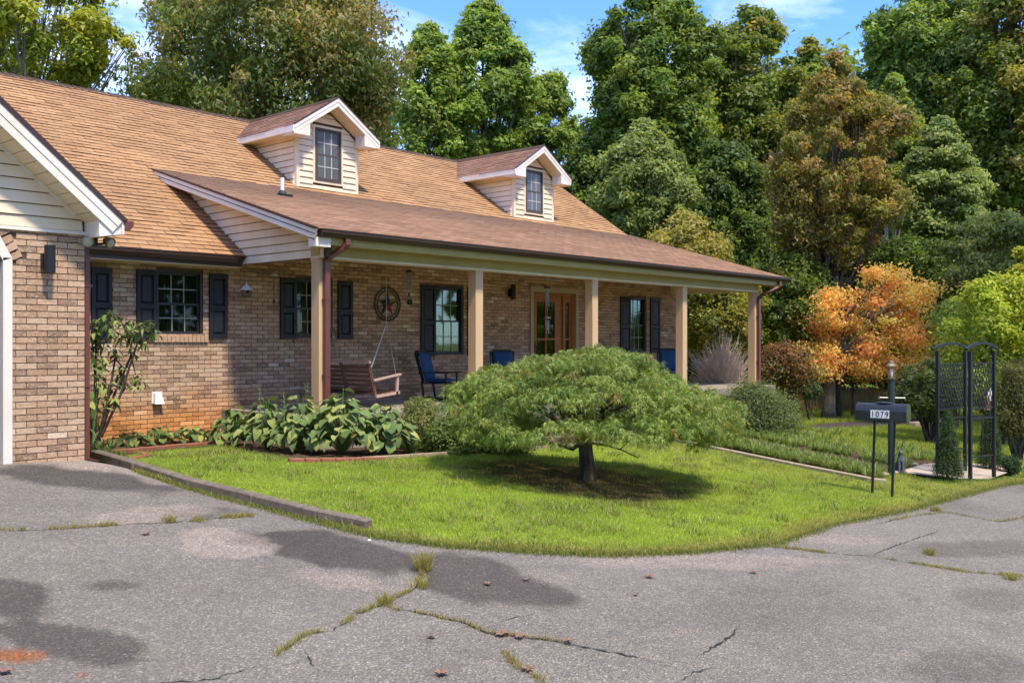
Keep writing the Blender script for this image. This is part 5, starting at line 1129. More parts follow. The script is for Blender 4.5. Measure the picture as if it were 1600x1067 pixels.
# spruces
def spruce(label, px, py, hpx, wpx, n, D=None):
    g = G(px, py) if D is None else at(px, D); D = CT*g.x+ST*g.y; s = D/FPX; H = hpx*s; R = wpx*s*.5; t = empty('dwarf_spruce', g); tag(t, label, 'conifer', 'dwarf spruces by the arbor')
    bl = []
    for i in range(150):
        q = (i+.5)/150; a = i*2.4; r = R*(1-q)**.72*.92+.015; br = .045+.05*(1-q); bl.append((g.x+math.cos(a)*max(0, r-br*.6), g.y+math.sin(a)*max(0, r-br*.6), g.z+.06+q*(H-.08), br, br*.9))
    V, F, C = crown_cloud(bl, n, .032, [(.035,.075,.02),(.06,.11,.03),(.09,.15,.04),(.03,.055,.018)], .28, .5, -.4, .4, None, .35); obj('crown', np_mesh('crown', V, F, C), M['needle'], t)
    obj('trunk', MB().tube([g-Vector((0, 0, .03)), g+Vector((0, 0, H*.8))], [.03, .01], 6), M['bark2'], t); return g
spruce('bright dense dwarf spruce cone in front of the arbor', 1481, 749, 106, 44, 22000)
spruce('darker dwarf spruce between the right arbor posts', 1547, 733, 98, 40, 20000)
bush('low_conifer', 'low spreading dark conifer right of the darker dwarf spruce', 1578, 17.3, 18, 712, 736, [(.04,.08,.025),(.07,.12,.035)], 4000, .035, 24, 'wide', 'conifer')
# blades: far lawn, weeds, tufts
def far_blades():
    n = 150000; px = RNG.uniform(1190, 1640, n); D = RNG.uniform(16.5, 36, n)**1.0; a = (px-800)/FPX; x = (ST*a+CT)*D; y = (-CT*a+ST)*D
    P = np.stack([x, y], 1); bad = np_inside(P, path_poly) | np_inside(P, dirt) | np_inside(P, bed2) | np_inside(P, [tuple(p) for p in lawn_poly]) | ((x < 22.7) & (y > 10.3)) | ((x > 13) & (y < 5.2) & (D < 17.5))
    x, y, D = x[~bad], y[~bad], D[~bad]; V3 = np.column_stack([x, y, gz(x, y)-.05]); nn = fbm(x, y, 2.5, 5)[:, None]; c = np.array([.30,.38,.05])*(1-nn)+np.array([.50,.52,.10])*nn; c = c*(.7+.6*RNG.random((len(x), 1)))
    V, F, C = blades('far', V3, .05+D*.0035, .02, c, .8); tag(obj('far_lawn_grass', np_mesh('far_lawn_grass', V, F, C), M['blade']), 'grass of the back lawn beyond the border and arbor', 'grass', kind='stuff')
far_blades()
def field():
    n = 16000; px = RNG.uniform(1190, 1480, n); D = RNG.uniform(34, 39, n); a = (px-800)/FPX; x = (ST*a+CT)*D; y = (-CT*a+ST)*D; V3 = np.column_stack([x, y, gz(x, y)-.05]); c = np.array([.36,.27,.12])*(.6+.7*RNG.random((n, 1))); 
    V, F, C = blades('f', V3, np.full(n, .45), .03, c, .5); tag(obj('tall_dry_grass', np_mesh('tall_dry_grass', V, F, C), M['blade']), 'tall tan grass at the edge of the wood behind the orange tree', 'grass', kind='stuff')
field()
WD = [(.42,.38,.11),(.30,.33,.08),(.52,.42,.17),(.38,.29,.12)]
cr = []
def crack(pts, w=.006, seed=0):
    r = random.Random(seed); P = [G(*p) for p in pts]; Q = []
    for a, b in zip(P[:-1], P[1:]):
        k = max(2, int((b-a).length/.035))
        for i in range(k): q = a.lerp(b, i/k); n = Vector((-(b-a).y, (b-a).x, 0)).normalized(); Q.append(q+n*r.uniform(-.012, .012))
    mb = MB(); V = []; 
    for i, q in enumerate(Q):
        t = (Q[min(i+1, len(Q)-1)]-Q[max(i-1, 0)]); n = Vector((-t.y, t.x, 0)).normalized(); ww = w*.85*r.uniform(.15, 1.3)*min(1, (i+.5)/8, (len(Q)-i-.5)/8); 
        for sgn in (-1, 1): p = q+n*ww*sgn; V.append((p.x, p.y, gzf(p.x, p.y)+.0055))
    mb.add(V, [(2*i, 2*i+1, 2*i+3, 2*i+2) for i in range(len(Q)-1)]); tag(obj('crack', mb, M['crack']), kind='structure'); return Q
lines = {'a': [(0,829),(60,828),(130,824),(200,819),(270,816),(330,810),(400,806)], 'b': [(665,868),(662,890),(652,918),(600,943),(560,958),(520,985),(480,990),(420,1033)], 'c': [(600,948),(650,956),(715,970),(770,990),(850,998),(905,1010),(970,1022),(1060,1040)], 'd': [(785,1015),(800,1035),(850,1067)], 'e': [(1205,853),(1280,862),(1370,870),(1440,882),(1510,893),(1600,900)], 'f': [(1180,905),(1185,905)],
 'g': [(1360,868),(1400,852),(1470,828)], 'h': [(1360,820),(1430,805),(1480,800),(1560,815),(1600,808)], 'i': [(1090,1025),(1130,1002),(1150,985),(1155,975)], 'j': [(1060,1065),(1085,1050),(1125,1040)], 'k': [(1000,1030),(1040,1040),(1070,1045)], 'l': [(475,1015),(490,1040),(510,1062)], 'm': [(0,1095),(200,1070),(330,1062),(420,1035)], 'n': [(800,930),(845,945)], 'o': [(775,975),(800,965),(850,958)], 'p': [(1310,1055),(1360,1050)], 'q': [(1440,820),(1465,828),(1470,832)]}
Q = {}
for i, (k, p) in enumerate(lines.items()): Q[k] = crack(p, .011 if k in 'ijc' else .007, i)
patch_blades('crack_weeds', Q['a'][::2]+Q['a'][20:90], .022, 1300, .045, .006, WD, 'dry and green weeds growing along the driveway seam by the garage', cat='weeds')
patch_blades('crack_weeds', Q['b'], .016, 1700, .04, .005, WD, 'yellow weeds in the long crack in front of the timber end', cat='weeds')
patch_blades('crack_weeds', Q['c'][:len(Q['c'])*2//3], .014, 1000, .03, .005, WD[:1]+WD[2:], 'dry weeds in the crack running to the right from the junction', cat='weeds')
patch_blades('crack_weeds', Q['d'], .02, 500, .04, .005, WD[2:], 'sparse dry weeds in the short crack at the bottom edge', cat='weeds')
patch_blades('crack_weeds', Q['e'], .025, 2200, .03, .006, WD, 'mossy weeds along the seam at the right lawn tip', cat='weeds')
patch_blades('crack_weeds', Q['h'][10:], .03, 900, .035, .006, WD, 'weeds in the far seam at the right edge', cat='weeds')
def tuft(px, py, h, n, lb, sp=.05): o = patch_blades('weed_tuft', [G(px, py)], min(sp, .028), n, h, .007, WD, lb, 1.0); del o['kind']; o['category'] = 'weed'; o['group'] = 'grass tufts in the driveway'
tuft(661, 890, .13, 330, 'largest tuft of yellow-green grass in the driveway crack', .07); tuft(657, 917, .07, 140, 'small tuft just below the largest one'); tuft(601, 943, .07, 140, 'small tuft at the crack junction'); tuft(1452, 866, .07, 160, 'round dry tuft on the asphalt below the mailbox'); tuft(1462, 798, .06, 200, 'dry tuft at the asphalt edge near the mailbox', .08); tuft(265, 815, .06, 120, 'tuft in the driveway seam, left of its lighter patch'); tuft(310, 814, .05, 90, 'faint tuft at the right end of the garage seam'); tuft(1580, 905, .06, 150, 'dry tuft at the right picture edge', .08)
for a, b, n, lb in [((20,716),(130,712),700,'thin weeds at the foot of the garage brick pier'),((130,716),(190,712),500,'weeds at the garage corner downspout')]:
    A, B = G(*a), G(*b); patch_blades('wall_weeds', [A.lerp(B, i/12) for i in range(13)], .05, n, .10, .007, [(.17,.24,.05),(.26,.28,.08)], lb, 1.1, 'weeds')
# lawn fringe overhanging the asphalt and timber
fr = [G(*p) for p in edge_px[20:]]; fp = [a.lerp(b, i/14) for a, b in zip(fr[:-1], fr[1:]) for i in range(14)]
patch_blades('lawn_fringe', fp, .05, 19000, .04, .008, [(.26,.30,.06),(.34,.30,.11),(.20,.27,.05)], 'ragged grass fringe of the lawn along the asphalt', 1.1)
patch_blades('lawn_fringe', [G(*edge_px[i]).lerp(G(*edge_px[i+1]), j/10) for i in range(1, 20) for j in range(10)], .04, 9000, .06, .008, [(.20,.28,.05),(.24,.32,.06)], 'longer grass along the lawn edging boards', .8)
# dead leaves
def dead(px, py, s, rot, lb, c='deadleaf'):
    g = G(px, py); V = []; n = 22
    for i in range(n):
        w = 2*math.pi*i/n; r = s*(.55+.42*abs(math.cos(w*2.5))**.7)*(1 if i % 2 else .72); V.append((r*math.cos(w), r*math.sin(w)*.8, .012+.35*r*random.uniform(-.2, .9)))
    mb = MB().add([(0, 0, .008)]+V, [(0, i+1, (i+1) % n+1) for i in range(n)]).tube([(0, 0, .008), (-s*1.2, .01, .006)], [.0018, .001], 4); tag(obj('dead_leaf', mb, M[c], None, (g.x, g.y, g.z+.006), rot=(0, 0, rot)), lb, 'leaf', 'fallen leaves on the driveway')
for i, (px, py, s, lb) in enumerate([(1015,902,.055,'curled red leaf on bare asphalt below the maple trunk'),(762,914,.045,'dark red leaf on the oil stain'),(822,907,.04,'pale leaf at the edge of the oil stain'),(994,930,.035,'small dark leaf below the curled red one'),(675,997,.04,'small red leaf below the crack junction'),(690,1054,.06,'pinkish brown leaf near the bottom edge'),(1177,895,.045,'pink leaf below the right lawn tip'),(785,993,.06,'orange leaf caught in the crack'),(812,997,.05,'second leaf caught in the crack beside the orange one'),(8,1052,.05,'leaf at the bottom left corner'),(228,835,.05,'brown leaf above the pale patch by the garage'),(888,1003,.045,'brown leaf at the right part of the crack'),(825,1048,.05,'brown leaf in the short bottom crack')]): dead(px, py, s, i*1.3, lb)
for px, py, lb in [(577,845,'small white pebble below the timber end'),(317,765,'white pebble against the driveway timber')]:
    g = G(px, py); tag(obj('pebble', MB().lathe([(.008, 0), (.017, .004), (.018, .010), (.011, .016), (.003, .018)], g, 9), M['white'], smooth=True), lb, 'pebble')
print('plants ok')

# ================================================================== EDGINGS
def boards(name, label, pts, w, h, seg, mat, z=0.0, cat='edging', part='timber', gap=.012):
    t = None; P = [G(*p) for p in pts]; t = empty(name, P[0]); tag(t, label, cat); n = 0
    for a, b in zip(P[:-1], P[1:]):
        L = (b-a).length; k = max(1, round(L/seg))
        for i in range(k):
            p, q = a.lerp(b, i/k), a.lerp(b, (i+1)/k); d = (q-p).normalized(); p = p+d*gap*.5; q = q-d*gap*.5; p.z = gzf(p.x, p.y)+z+h*.5+random.uniform(-.004, .004); q.z = gzf(q.x, q.y)+z+h*.5+random.uniform(-.004, .004)
            me = MB().bar(p, q, w*random.uniform(.95, 1.05), h).mesh(part); bm = bmesh.new(); bm.from_mesh(me); bmesh.ops.bevel(bm, geom=bm.edges[:], offset=min(w, h)*.12, segments=1, affect='EDGES'); bm.to_mesh(me); bm.free(); obj(part, me, M[mat], t); n += 1
    return t
boards('driveway_timber', 'long weathered landscape timber between the driveway and the lawn', [(148,716),(215,736),(300,763),(400,788),(500,813),(578,829)], .11, .105, 2.2, 'timber')
boards('lawn_edging', 'thin tan edging board along the front bed behind the maple', [(565,722),(640,717),(760,709),(870,701),(960,692),(1038,688)], .05, .07, 2.4, 'edging')
boards('lawn_edging', 'tan edging board running from the bed corner to the lamp post', [(1040,688),(1120,705),(1240,730),(1360,754),(1385,757)], .09, .08, 2.4, 'edging')
boards('brick_edging', 'row of red bricks edging the narrow bed under the dryer vent', [(176,709),(215,706),(290,699),(342,695)], .09, .06, .2, 'clay', part='brick')
boards('brick_edging', 'short row of red bricks at the lawn corner by the garage', [(200,722),(232,716),(218,710)], .09, .05, .2, 'clay', part='brick')
boards('brick_edging', 'dark red bricks under the big hostas at the lawn edge', [(450,724),(500,724),(565,722),(600,721)], .09, .07, .2, 'clay', part='brick')
boards('garden_log', 'orange-brown log lying in the back lawn behind the mailbox', [(1425,668),(1478,664)], .2, .16, 3, 'edging')
for i, (px, py, s, lb) in enumerate([(1416,739,.07,'tan rock beside the path at the cat statue'),(1430,727,.06,'tan rock at the left end of the concrete path'),(1445,728,.05,'small tan rock beside the path edge'),(1400,741,.07,'brown rock between lamp post and cat statue'),(1382,742,.06,'brown rock left of the lamp post foot'),(1460,727,.05,'flat tan rock near the arbor foot')]):
    g = G(px, py); bm = bmesh.new(); bmesh.ops.create_icosphere(bm, subdivisions=2, radius=1)
    for v in bm.verts: v.co = Vector((v.co.x*s*1.4, v.co.y*s, v.co.z*s*.7))*random.uniform(.85, 1.12)
    me = bpy.data.meshes.new('rock'); bm.to_mesh(me); bm.free(); tag(obj('rock', me, M['rock'], None, g+Vector((0, 0, s*.3)), rot=(0, 0, i)), lb, 'rock', 'rocks by the path')

# ================================================================== OBJECTS
RZ = math.atan2(ST, CT)   # heading of the view, used only to convert measured facing angles
def mailbox():
    g = G(1370, 775); g2 = G(1381, 777); D = CT*g.x+ST*g.y; s = D/FPX; t = empty('mailbox', g); tag(t, 'black arched top mailbox with white number plates on two thin posts', 'mailbox')
    # the long axis goes to the right and towards the viewer
    Rv = Vector((ST, -CT, 0)); Fv = Vector((CT, ST, 0)); ax = (Rv*.80-Fv*.60).normalized(); sd = Vector((ax.y, -ax.x, 0)); sd = sd if sd.dot(Fv) < 0 else -sd
    c = g+Rv*(1379-1370)*s+Vector((0, 0, 0)); zb = CH+(533-656)*s; L = .64; w = .20; h0 = .13
    Mx = Matrix((ax.to_4d(), sd.to_4d(), Vector((0, 0, 1, 0)), (0, 0, 0, 1))).transposed(); Mx[3][3] = 1; Mx = Matrix.Translation(Vector((c.x, c.y, zb-g.z)) - Vector((g.x, g.y, 0)))@Matrix(((ax.x, sd.x, 0, 0), (ax.y, sd.y, 0, 0), (0, 0, 1, 0), (0, 0, 0, 1)))
    def put(nm, mb, mat, par=t):
        me = mb.mesh(nm); me.transform(Mx if par is t else Mx); o = obj(nm, me, M[mat], par, (0, 0, 0), True); return o
    def arch(x0, x1, ww, hh, zz=0):
        m = MB(); P = [(ww/2*math.cos(a), hh+ww/2*math.sin(a)) for a in [math.pi*i/14 for i in range(15)]]; P = [(ww/2, zz)]+P+[(-ww/2, zz)]
        return m.prism([(x0, y, z) for y, z in P], (x1-x0, 0, 0))
    body = put('body', arch(-L/2, L/2, w, h0), 'mailm'); put('door', arch(L/2, L/2+.018, w+.012, h0, -.004), 'mailm'); put('back_rim', arch(-L/2-.01, -L/2, w+.008, h0), 'mailm')
    # magnetic disc on the roof
    put('roof_plate', MB().lathe([(.0, 0), (.10, 0), (.105, .008), (.09, .02), (.04, .026), (.0, .028)], (.0, 0, 0), 20), 'mailm')
    dd = bpy.data.objects['roof_plate'].data; dd.transform(Mx.inverted()); dd.transform(Matrix.Diagonal((1.15, .55, 1, 1))); dd.transform(Matrix.Translation((.02, 0, h0+w/2-.004))); dd.transform(Mx)
    put('flag', MB().box(-.30, -.29, -w/2-.012, -w/2-.006, .05, .17).box(-.30, -.25, -w/2-.012, -w/2-.006, .14, .17), 'red')
    for i, ch in enumerate('1079'):
        x = -.10+i*.062; pl = put('number_plate', MB().box(x-.029, x+.029, w/2, w/2+.003, .035, .14), 'whitep')
        cu = bpy.data.curves.new('digit', 'FONT'); cu.body = ch; cu.size = .112; cu.extrude = .0008; cu.align_x = 'CENTER'; cu.offset = .0016
        to = bpy.data.objects.new('tmp', cu); COL.objects.link(to); me = bpy.data.meshes.new_from_object(to.evaluated_get(bpy.context.evaluated_depsgraph_get())); bpy.data.objects.remove(to)
        me.transform(Mx@Matrix.Translation((x, w/2+.0045, .048))@Matrix(((1, 0, 0, 0), (0, 0, 1, 0), (0, 1, 0, 0), (0, 0, 0, 1)))@Matrix.Diagonal((.78, 1, 1, 1))); me.name = 'digit'; me.materials.clear()
        obj('digit', me, M['ink'], pl, (0, 0, 0), True)
    for nm, x in (('post', -.10), ('post', .16)):
        p = Mx@Vector((x, 0, 0)); gg = Vector((p.x, p.y, gzf(p.x+g.x, p.y+g.y)-g.z-.05)); lean = -Rv*(.04)
        obj(nm, MB().bar(gg+lean, p+Vector((0, 0, .0)), .028, .028, (1, 0, 0)), M['black'], t, (0, 0, 0), True)
M['mailm'] = simple('mailbox_enamel', (.018, .022, .026), .22, .0, .5, 7); M['whitep'] = simple('number_white', (.78, .77, .73), .5, 0, .04); M['ink'] = simple('number_black', (.012, .012, .012), .6)
mailbox()
def lamp_post():
    g = G(1393, 741); D = CT*g.x+ST*g.y; s = D/FPX; t = empty('lamp_post', g); tag(t, 'dark green garden lamp post with glass lantern behind the mailbox', 'lamp post'); zt = CH+(533-592)*s-g.z; r = .055; k = s
    obj('post', MB().lathe([(r*1.05, -.05), (r, .05), (r*.98, zt-.02), (r*1.2, zt-.01), (r*1.2, zt)], (0, 0, 0), 16), M['postgreen'], t, (0, 0, 0), True, smooth=False)
    R = Vector((ST, -CT, 0)); zc = CH+(533-621)*s-g.z; obj('ladder_bar', MB().tube([-R*.20+Vector((0, 0, zc+.004)), R*.22+Vector((0, 0, zc-.004))], .010, 8).lathe([(.018, -.02), (.018, .02)], tuple(-R*.20+Vector((0, 0, zc+.004))), 8), M['metal'], t, (0, 0, 0), True)
    la = obj('lantern', MB().lathe([(.05, zt), (.07, zt+.012), (.05, zt+.02)], (0, 0, 0), 12).lathe([(.088, zt+.20), (.095, zt+.215), (.06, zt+.25), (.04, zt+.262), (.04, zt+.28), (.015, zt+.30), (.012, zt+.325)], (0, 0, 0), 8), M['brass'], t, (0, 0, 0), True)
    for i in range(8):
        a = math.pi*i/4; obj('rib', MB().tube([(.052*math.cos(a), .052*math.sin(a), zt+.012), (.084*math.cos(a), .084*math.sin(a), zt+.205)], .005, 5), M['brass'], la, (0, 0, 0), True)
    obj('lantern_glass', MB().lathe([(.048, zt+.018), (.080, zt+.2)], (0, 0, 0), 8), M['lglass'], la, (0, 0, 0), True)
    obj('bulb', MB().lathe([(.012, zt+.03), (.02, zt+.05), (.036, zt+.10), (.036, zt+.13), (.02, zt+.16), (.004, zt+.17)], (0, 0, 0), 14), M['bulb'], la, (0, 0, 0), True, smooth=True)
M['postgreen'] = simple('post_green', (.022, .032, .028), .5, 0, .3); M['brass'] = simple('dull_brass', (.28, .22, .13), .4, .7, .3)
def lg():
    m = NT('lantern_glass'); g = m.n('BsdfGlossy'); g.inputs['Roughness'].default_value = .05; t = m.n('BsdfTransparent'); ms = m.n('MixShader'); ms.inputs[0].default_value = .14; m.l(t.outputs[0], ms.inputs[1]); m.l(g.outputs[0], ms.inputs[2]); m.l(ms.outputs[0], m.out.inputs['Surface']); return m.m
M['lglass'] = lg(); lamp_post()
def skin_mesh(name, verts, edges, radii, sub=2):
    me = bpy.data.meshes.new(name); me.from_pydata(verts, edges, []); o = bpy.data.objects.new(name+'_tmp', me); COL.objects.link(o); md = o.modifiers.new('s', 'SKIN'); md.use_smooth_shade = True; me.skin_vertices[0].data[0].use_root = True
    for v, r in zip(me.skin_vertices[0].data, radii): v.radius = r if hasattr(r, '__len__') else (r, r)
    s = o.modifiers.new('u', 'SUBSURF'); s.levels = s.render_levels = sub; dg = bpy.context.evaluated_depsgraph_get(); ev = bpy.data.meshes.new_from_object(o.evaluated_get(dg)); bpy.data.objects.remove(o); ev.name = name; return ev
def cat():
    g = G(1407, 741); D = CT*g.x+ST*g.y; k = (42*D/FPX)/.40; vs = [(0,0,.05),(0,0,.13),(0,.02,.22),(0,.035,.29),(0,.05,.345),(0,.075,.355),(-.045,-.02,.045),(-.06,.06,.03),(.045,-.02,.045),(.06,.06,.03),(-.028,.06,.20),(-.028,.085,.09),(-.028,.095,.015),(.028,.06,.20),(.028,.085,.09),(.028,.095,.015),(0,-.07,.02),(.09,-.06,.018),(.12,.02,.018)]
    es = [(0,1),(1,2),(2,3),(3,4),(4,5),(0,6),(6,7),(0,8),(8,9),(2,10),(10,11),(11,12),(2,13),(13,14),(14,15),(0,16),(16,17),(17,18)]; rr = [.085,.085,.062,.036,.042,.022,.045,.022,.045,.022,.024,.018,.02,.024,.018,.02,.025,.015,.012]
    me = skin_mesh('body', [tuple(c*k for c in v) for v in vs], es, [r*k for r in rr]); t = empty('cat_statue', g, -RZ*.2+2.2); tag(t, 'dark weathered seated cat statue beside the lamp post', 'statue'); me.materials.append(M['stone'])
    obj('body', me, None, t, (0, 0, 0), True)
    e = MB()
    for sx_ in (-1, 1): e.lathe([(.016*k, 0), (.009*k, .018*k), (.001, .036*k)], (sx_*.026*k, .05*k, .378*k), 6)
    obj('ears', e, M['stone'], t, (0, 0, 0), True)
cat()
def arbor():
    cs = [G(1462, 744), G(1517, 748), G(1556, 742)]; 
    D = CT*cs[1].x+ST*cs[1].y; s = D/FPX; A2 = at(1517, D); base = cs[1]; t = empty('garden_arbor', base); tag(t, 'black metal garden arbor with lattice side panels and curved tops', 'arbor')
    def panel(p0, p1, zt, b0, b1):
        # p0, p1 ground points of the two posts
        d = (p1-p0); d.z = 0; L = d.length; d.normalize(); up = Vector((0, 0, 1)); n_ = Vector((-d.y, d.x, 0))
        for p in (p0, p1): obj('post', MB().bar(Vector((p.x, p.y, p.z-.03)), Vector((p.x, p.y, zt)), .05, .05, d), M['black'], t)
        pts = []; 
        for i in range(13): q = (i/12)*1.34-.17; pts.append(p0+d*L*q+Vector((0, 0, zt+.03-p0.z+.10*(1-((q-.5)/.67)**2))))
        m = MB()
        for a, b in zip(pts[:-1], pts[1:]): m.bar(a, b, .06, .035)
        obj('arch_top', m, M['black'], t); m = MB()
        for z in (b1, b0, b0-.16, p0.z+.36): obj('rail', MB().bar(Vector((p0.x, p0.y, z)), Vector((p1.x, p1.y, z)), .022, .022), M['black'], t)
        m.bar(p0+d*L*.5+Vector((0, 0, .36)), Vector((p0.x, p0.y, b0-.16))+d*L*.5, .014, .014, d); obj('upright_bar', m, M['black'], t)
        m = MB(); step = .085; H = b1-b0; o = Vector((p0.x, p0.y, b0))
        k = -int(H/step)-1
        while k*step < L:
            for sg in (1, -1):
                # diagonal lath from (u0,0) going up at 60 degrees, clipped to the panel
                u0 = k*step; sl = .55; a0, a1 = u0, u0+H*sl
                f0 = max(0, -a0/(H*sl)) if a0 < 0 else 0; f1 = 1 if a1 <= L else (L-a0)/(H*sl)
                if f1 > f0+.03:
                    ua, ub = a0+f0*H*sl, a0+f1*H*sl; za, zb_ = f0*H, f1*H
                    if sg < 0: ua, ub = L-ua, L-ub
                    m.bar(o+d*ua+up*za+n_*.004*sg, o+d*ub+up*zb_+n_*.004*sg, .017, .005, n_)
            k += 1
        l_ = obj('lattice', m, M['black'], t); l_['kind'] = 'stuff'
    zt = CH+(533-548)*s; b1 = CH+(533-567)*s; b0 = CH+(533-638)*s
    q1 = at(1553, D+.35); q0 = at(1516, D-.1); panel(q0, q1, zt, b0, b1)
    a0 = at(1465, D+.45); a1 = at(1508, D+1.0); s2 = (D+.7)/FPX; panel(a0, a1, CH+(533-548)*s2, CH+(533-638)*s2, CH+(533-568)*s2)
    return D
AD = arbor()
def garden_flag():
    D = AD+1.6; g = at(1541, D); t = empty('garden_flag', g); tag(t, 'small pale garden flag with a reddish lower half behind the arbor', 'flag'); s = D/FPX; z = lambda py: CH+(533-py)*s-g.z
    R = Vector((ST, -CT, 0)); obj('pole', MB().tube([(0, 0, 0), (0, 0, z(612))], .012, 6), M['black'], t, (0, 0, 0), True); P = [R*(-.0)+Vector((0, 0, z(618))), R*.14+Vector((0, 0, z(598))), R*.17+Vector((0, 0, z(618))), R*.02+Vector((0, 0, z(632)))]
    obj('cloth', MB().prism(P, (.004, .004, 0)), M['flagm'], t, (0, 0, 0), True); P = [R*(-.01)+Vector((0, 0, z(620))), R*.06+Vector((0, 0, z(618))), R*.07+Vector((0, 0, z(640))), R*(-.01)+Vector((0, 0, z(640)))]; obj('lower_cloth', MB().prism(P, (-.006, -.004, 0)), M['clay'], t, (0, 0, 0), True)
garden_flag()
# ---- porch things
FL = .42
def rocker(label, x, y, rz, group='porch rocking chairs'):
    t = empty('rocking_chair', (x, y, FL), rz); tag(t, label, 'chair', group); P = lambda nm, mb, m='black', par=None: obj(nm, mb, M[m], par or t, (0, 0, 0), True)
    for sgn in (-1, 1):
        P('leg', MB().bar((.24, .25*sgn, .04), (.24, .25*sgn, .60), .04, .03, (1, 0, 0))); P('back_post', MB().bar((-.22, .25*sgn, .05), (-.28, .25*sgn, .42), .04, .03, (1, 0, 0)).bar((-.24, .25*sgn, .38), (-.42, .25*sgn, 1.06), .035, .035, (1, 0, 0)))
        P('arm', MB().bar((-.34, .27*sgn, .62), (.32, .27*sgn, .62), .07, .025)); m = MB()
        for i in range(8): a, b = -.42+i*.115, -.42+(i+1)*.115; f = lambda q: .012+.28*q*q; m.bar((a, .25*sgn, f(a)), (b, .25*sgn, f(b)), .03, .03)
        P('rocker', m)
    P('seat', MB().box(-.28, .27, -.25, .25, .38, .405)); P('top_rail', MB().bar((-.40, -.27, 1.03), (-.40, .27, 1.03), .03, .11).bar((-.425, -.2, 1.10), (-.425, .2, 1.10), .03, .04)); m = MB()
    for i in range(5): m.bar((-.25, -.2+.1*i, .42), (-.39, -.2+.1*i, 1.0), .012, .05, (0, 1, 0))
    P('back_slats', m)
    def cush(nm, cx, n, L, ang, org):
        bm = bmesh.new(); bmesh.ops.create_grid(bm, x_segments=18, y_segments=14, size=1)
        for v in bm.verts:
            u, w = v.co.x, v.co.y; e = (1-u**8)*(1-w**8); tf = .75+.25*abs(math.cos(u*math.pi*2))*abs(math.cos(w*math.pi*1.0)); v.co = Vector((u*L/2, w*.215, .055*e*tf))
        r = bmesh.ops.extrude_face_region(bm, geom=bm.faces[:]); 
        for v in [g_ for g_ in r['geom'] if isinstance(g_, bmesh.types.BMVert)]: v.co.z = -.02
        bmesh.ops.recalc_face_normals(bm, faces=bm.faces); me = bpy.data.meshes.new(nm); bm.to_mesh(me); bm.free(); me.transform(Matrix.Translation(org)@Matrix.Rotation(ang, 4, 'Y')); obj(nm, me, M['cushion'], t, (0, 0, 0), True, smooth=True); t.scale = (.95, .95, .82)
    cush('seat_cushion', 0, 1, .50, 0, (-.0, 0, .44)); cush('back_cushion', 0, 1, .62, -math.radians(103)+math.pi, (-.275, 0, .76)); return t
p = onY(685, 600, 13.1); rocker('blue cushioned dark rocking chair beside the swing', p.x-.05, 13.0, -1.2)
p = onY(785, 560, 13.0); rocker('blue cushioned rocking chair mostly hidden behind the second porch post', p.x+.15, 13.05, -2.2)
p = onY(1047, 560, 12.6); rocker('blue cushioned rocking chair by the right hand porch window', p.x, 12.6, -2.4)
def swing():
    x, y0, y1 = 10.2, 12.15, 13.62; z0 = .66; t = empty('porch_swing', (x, (y0+y1)/2, FL)); tag(t, 'brown slatted wooden porch swing hanging on ropes behind the first post', 'porch swing'); L = y1-y0
    def P(nm, mb, m='swing'): return obj(nm, mb, M[m], t)
    for i in range(6): z = z0+.06+i*.072; P('back_slat', MB().bar((x-.02-i*.018, y0, z), (x-.02-i*.018, y1, z), .018, .055))
    P('top_rail', MB().bar((x-.15, y0-.03, z0+.51), (x-.15, y1+.03, z0+.51), .04, .04), 'swingarm')
    for y in (y0+.03, (y0+y1)/2, y1-.03): P('back_stile', MB().bar((x+.01, y, z0-.03), (x-.14, y, z0+.50), .05, .035, (0, 1, 0)))
    for i in range(5): P('seat_slat', MB().bar((x+.06+i*.095, y0, z0-.02+i*.012), (x+.06+i*.095, y1, z0-.02+i*.012), .075, .02))
    for y in (y0+.0, y1-.0):
        P('arm', MB().bar((x-.06, y, z0+.21), (x+.52, y, z0+.30), .07, .028), 'swingarm'); P('arm_post', MB().bar((x+.44, y, z0-.03), (x+.46, y, z0+.28), .045, .03, (0, 1, 0)), 'swingarm'); P('seat_rail', MB().bar((x, y, z0-.05), (x+.5, y, z0+.0), .03, .045), 'swingarm')
        k = Vector((x+.22, y, 1.78)); P('rope', MB().tube([(x-.1, y, z0+.42), k], .009, 5).tube([(x+.44, y, z0+.24), k], .0035, 4).tube([k, (x+.22, y, 3.03)], .004, 4), 'rope')
swing()
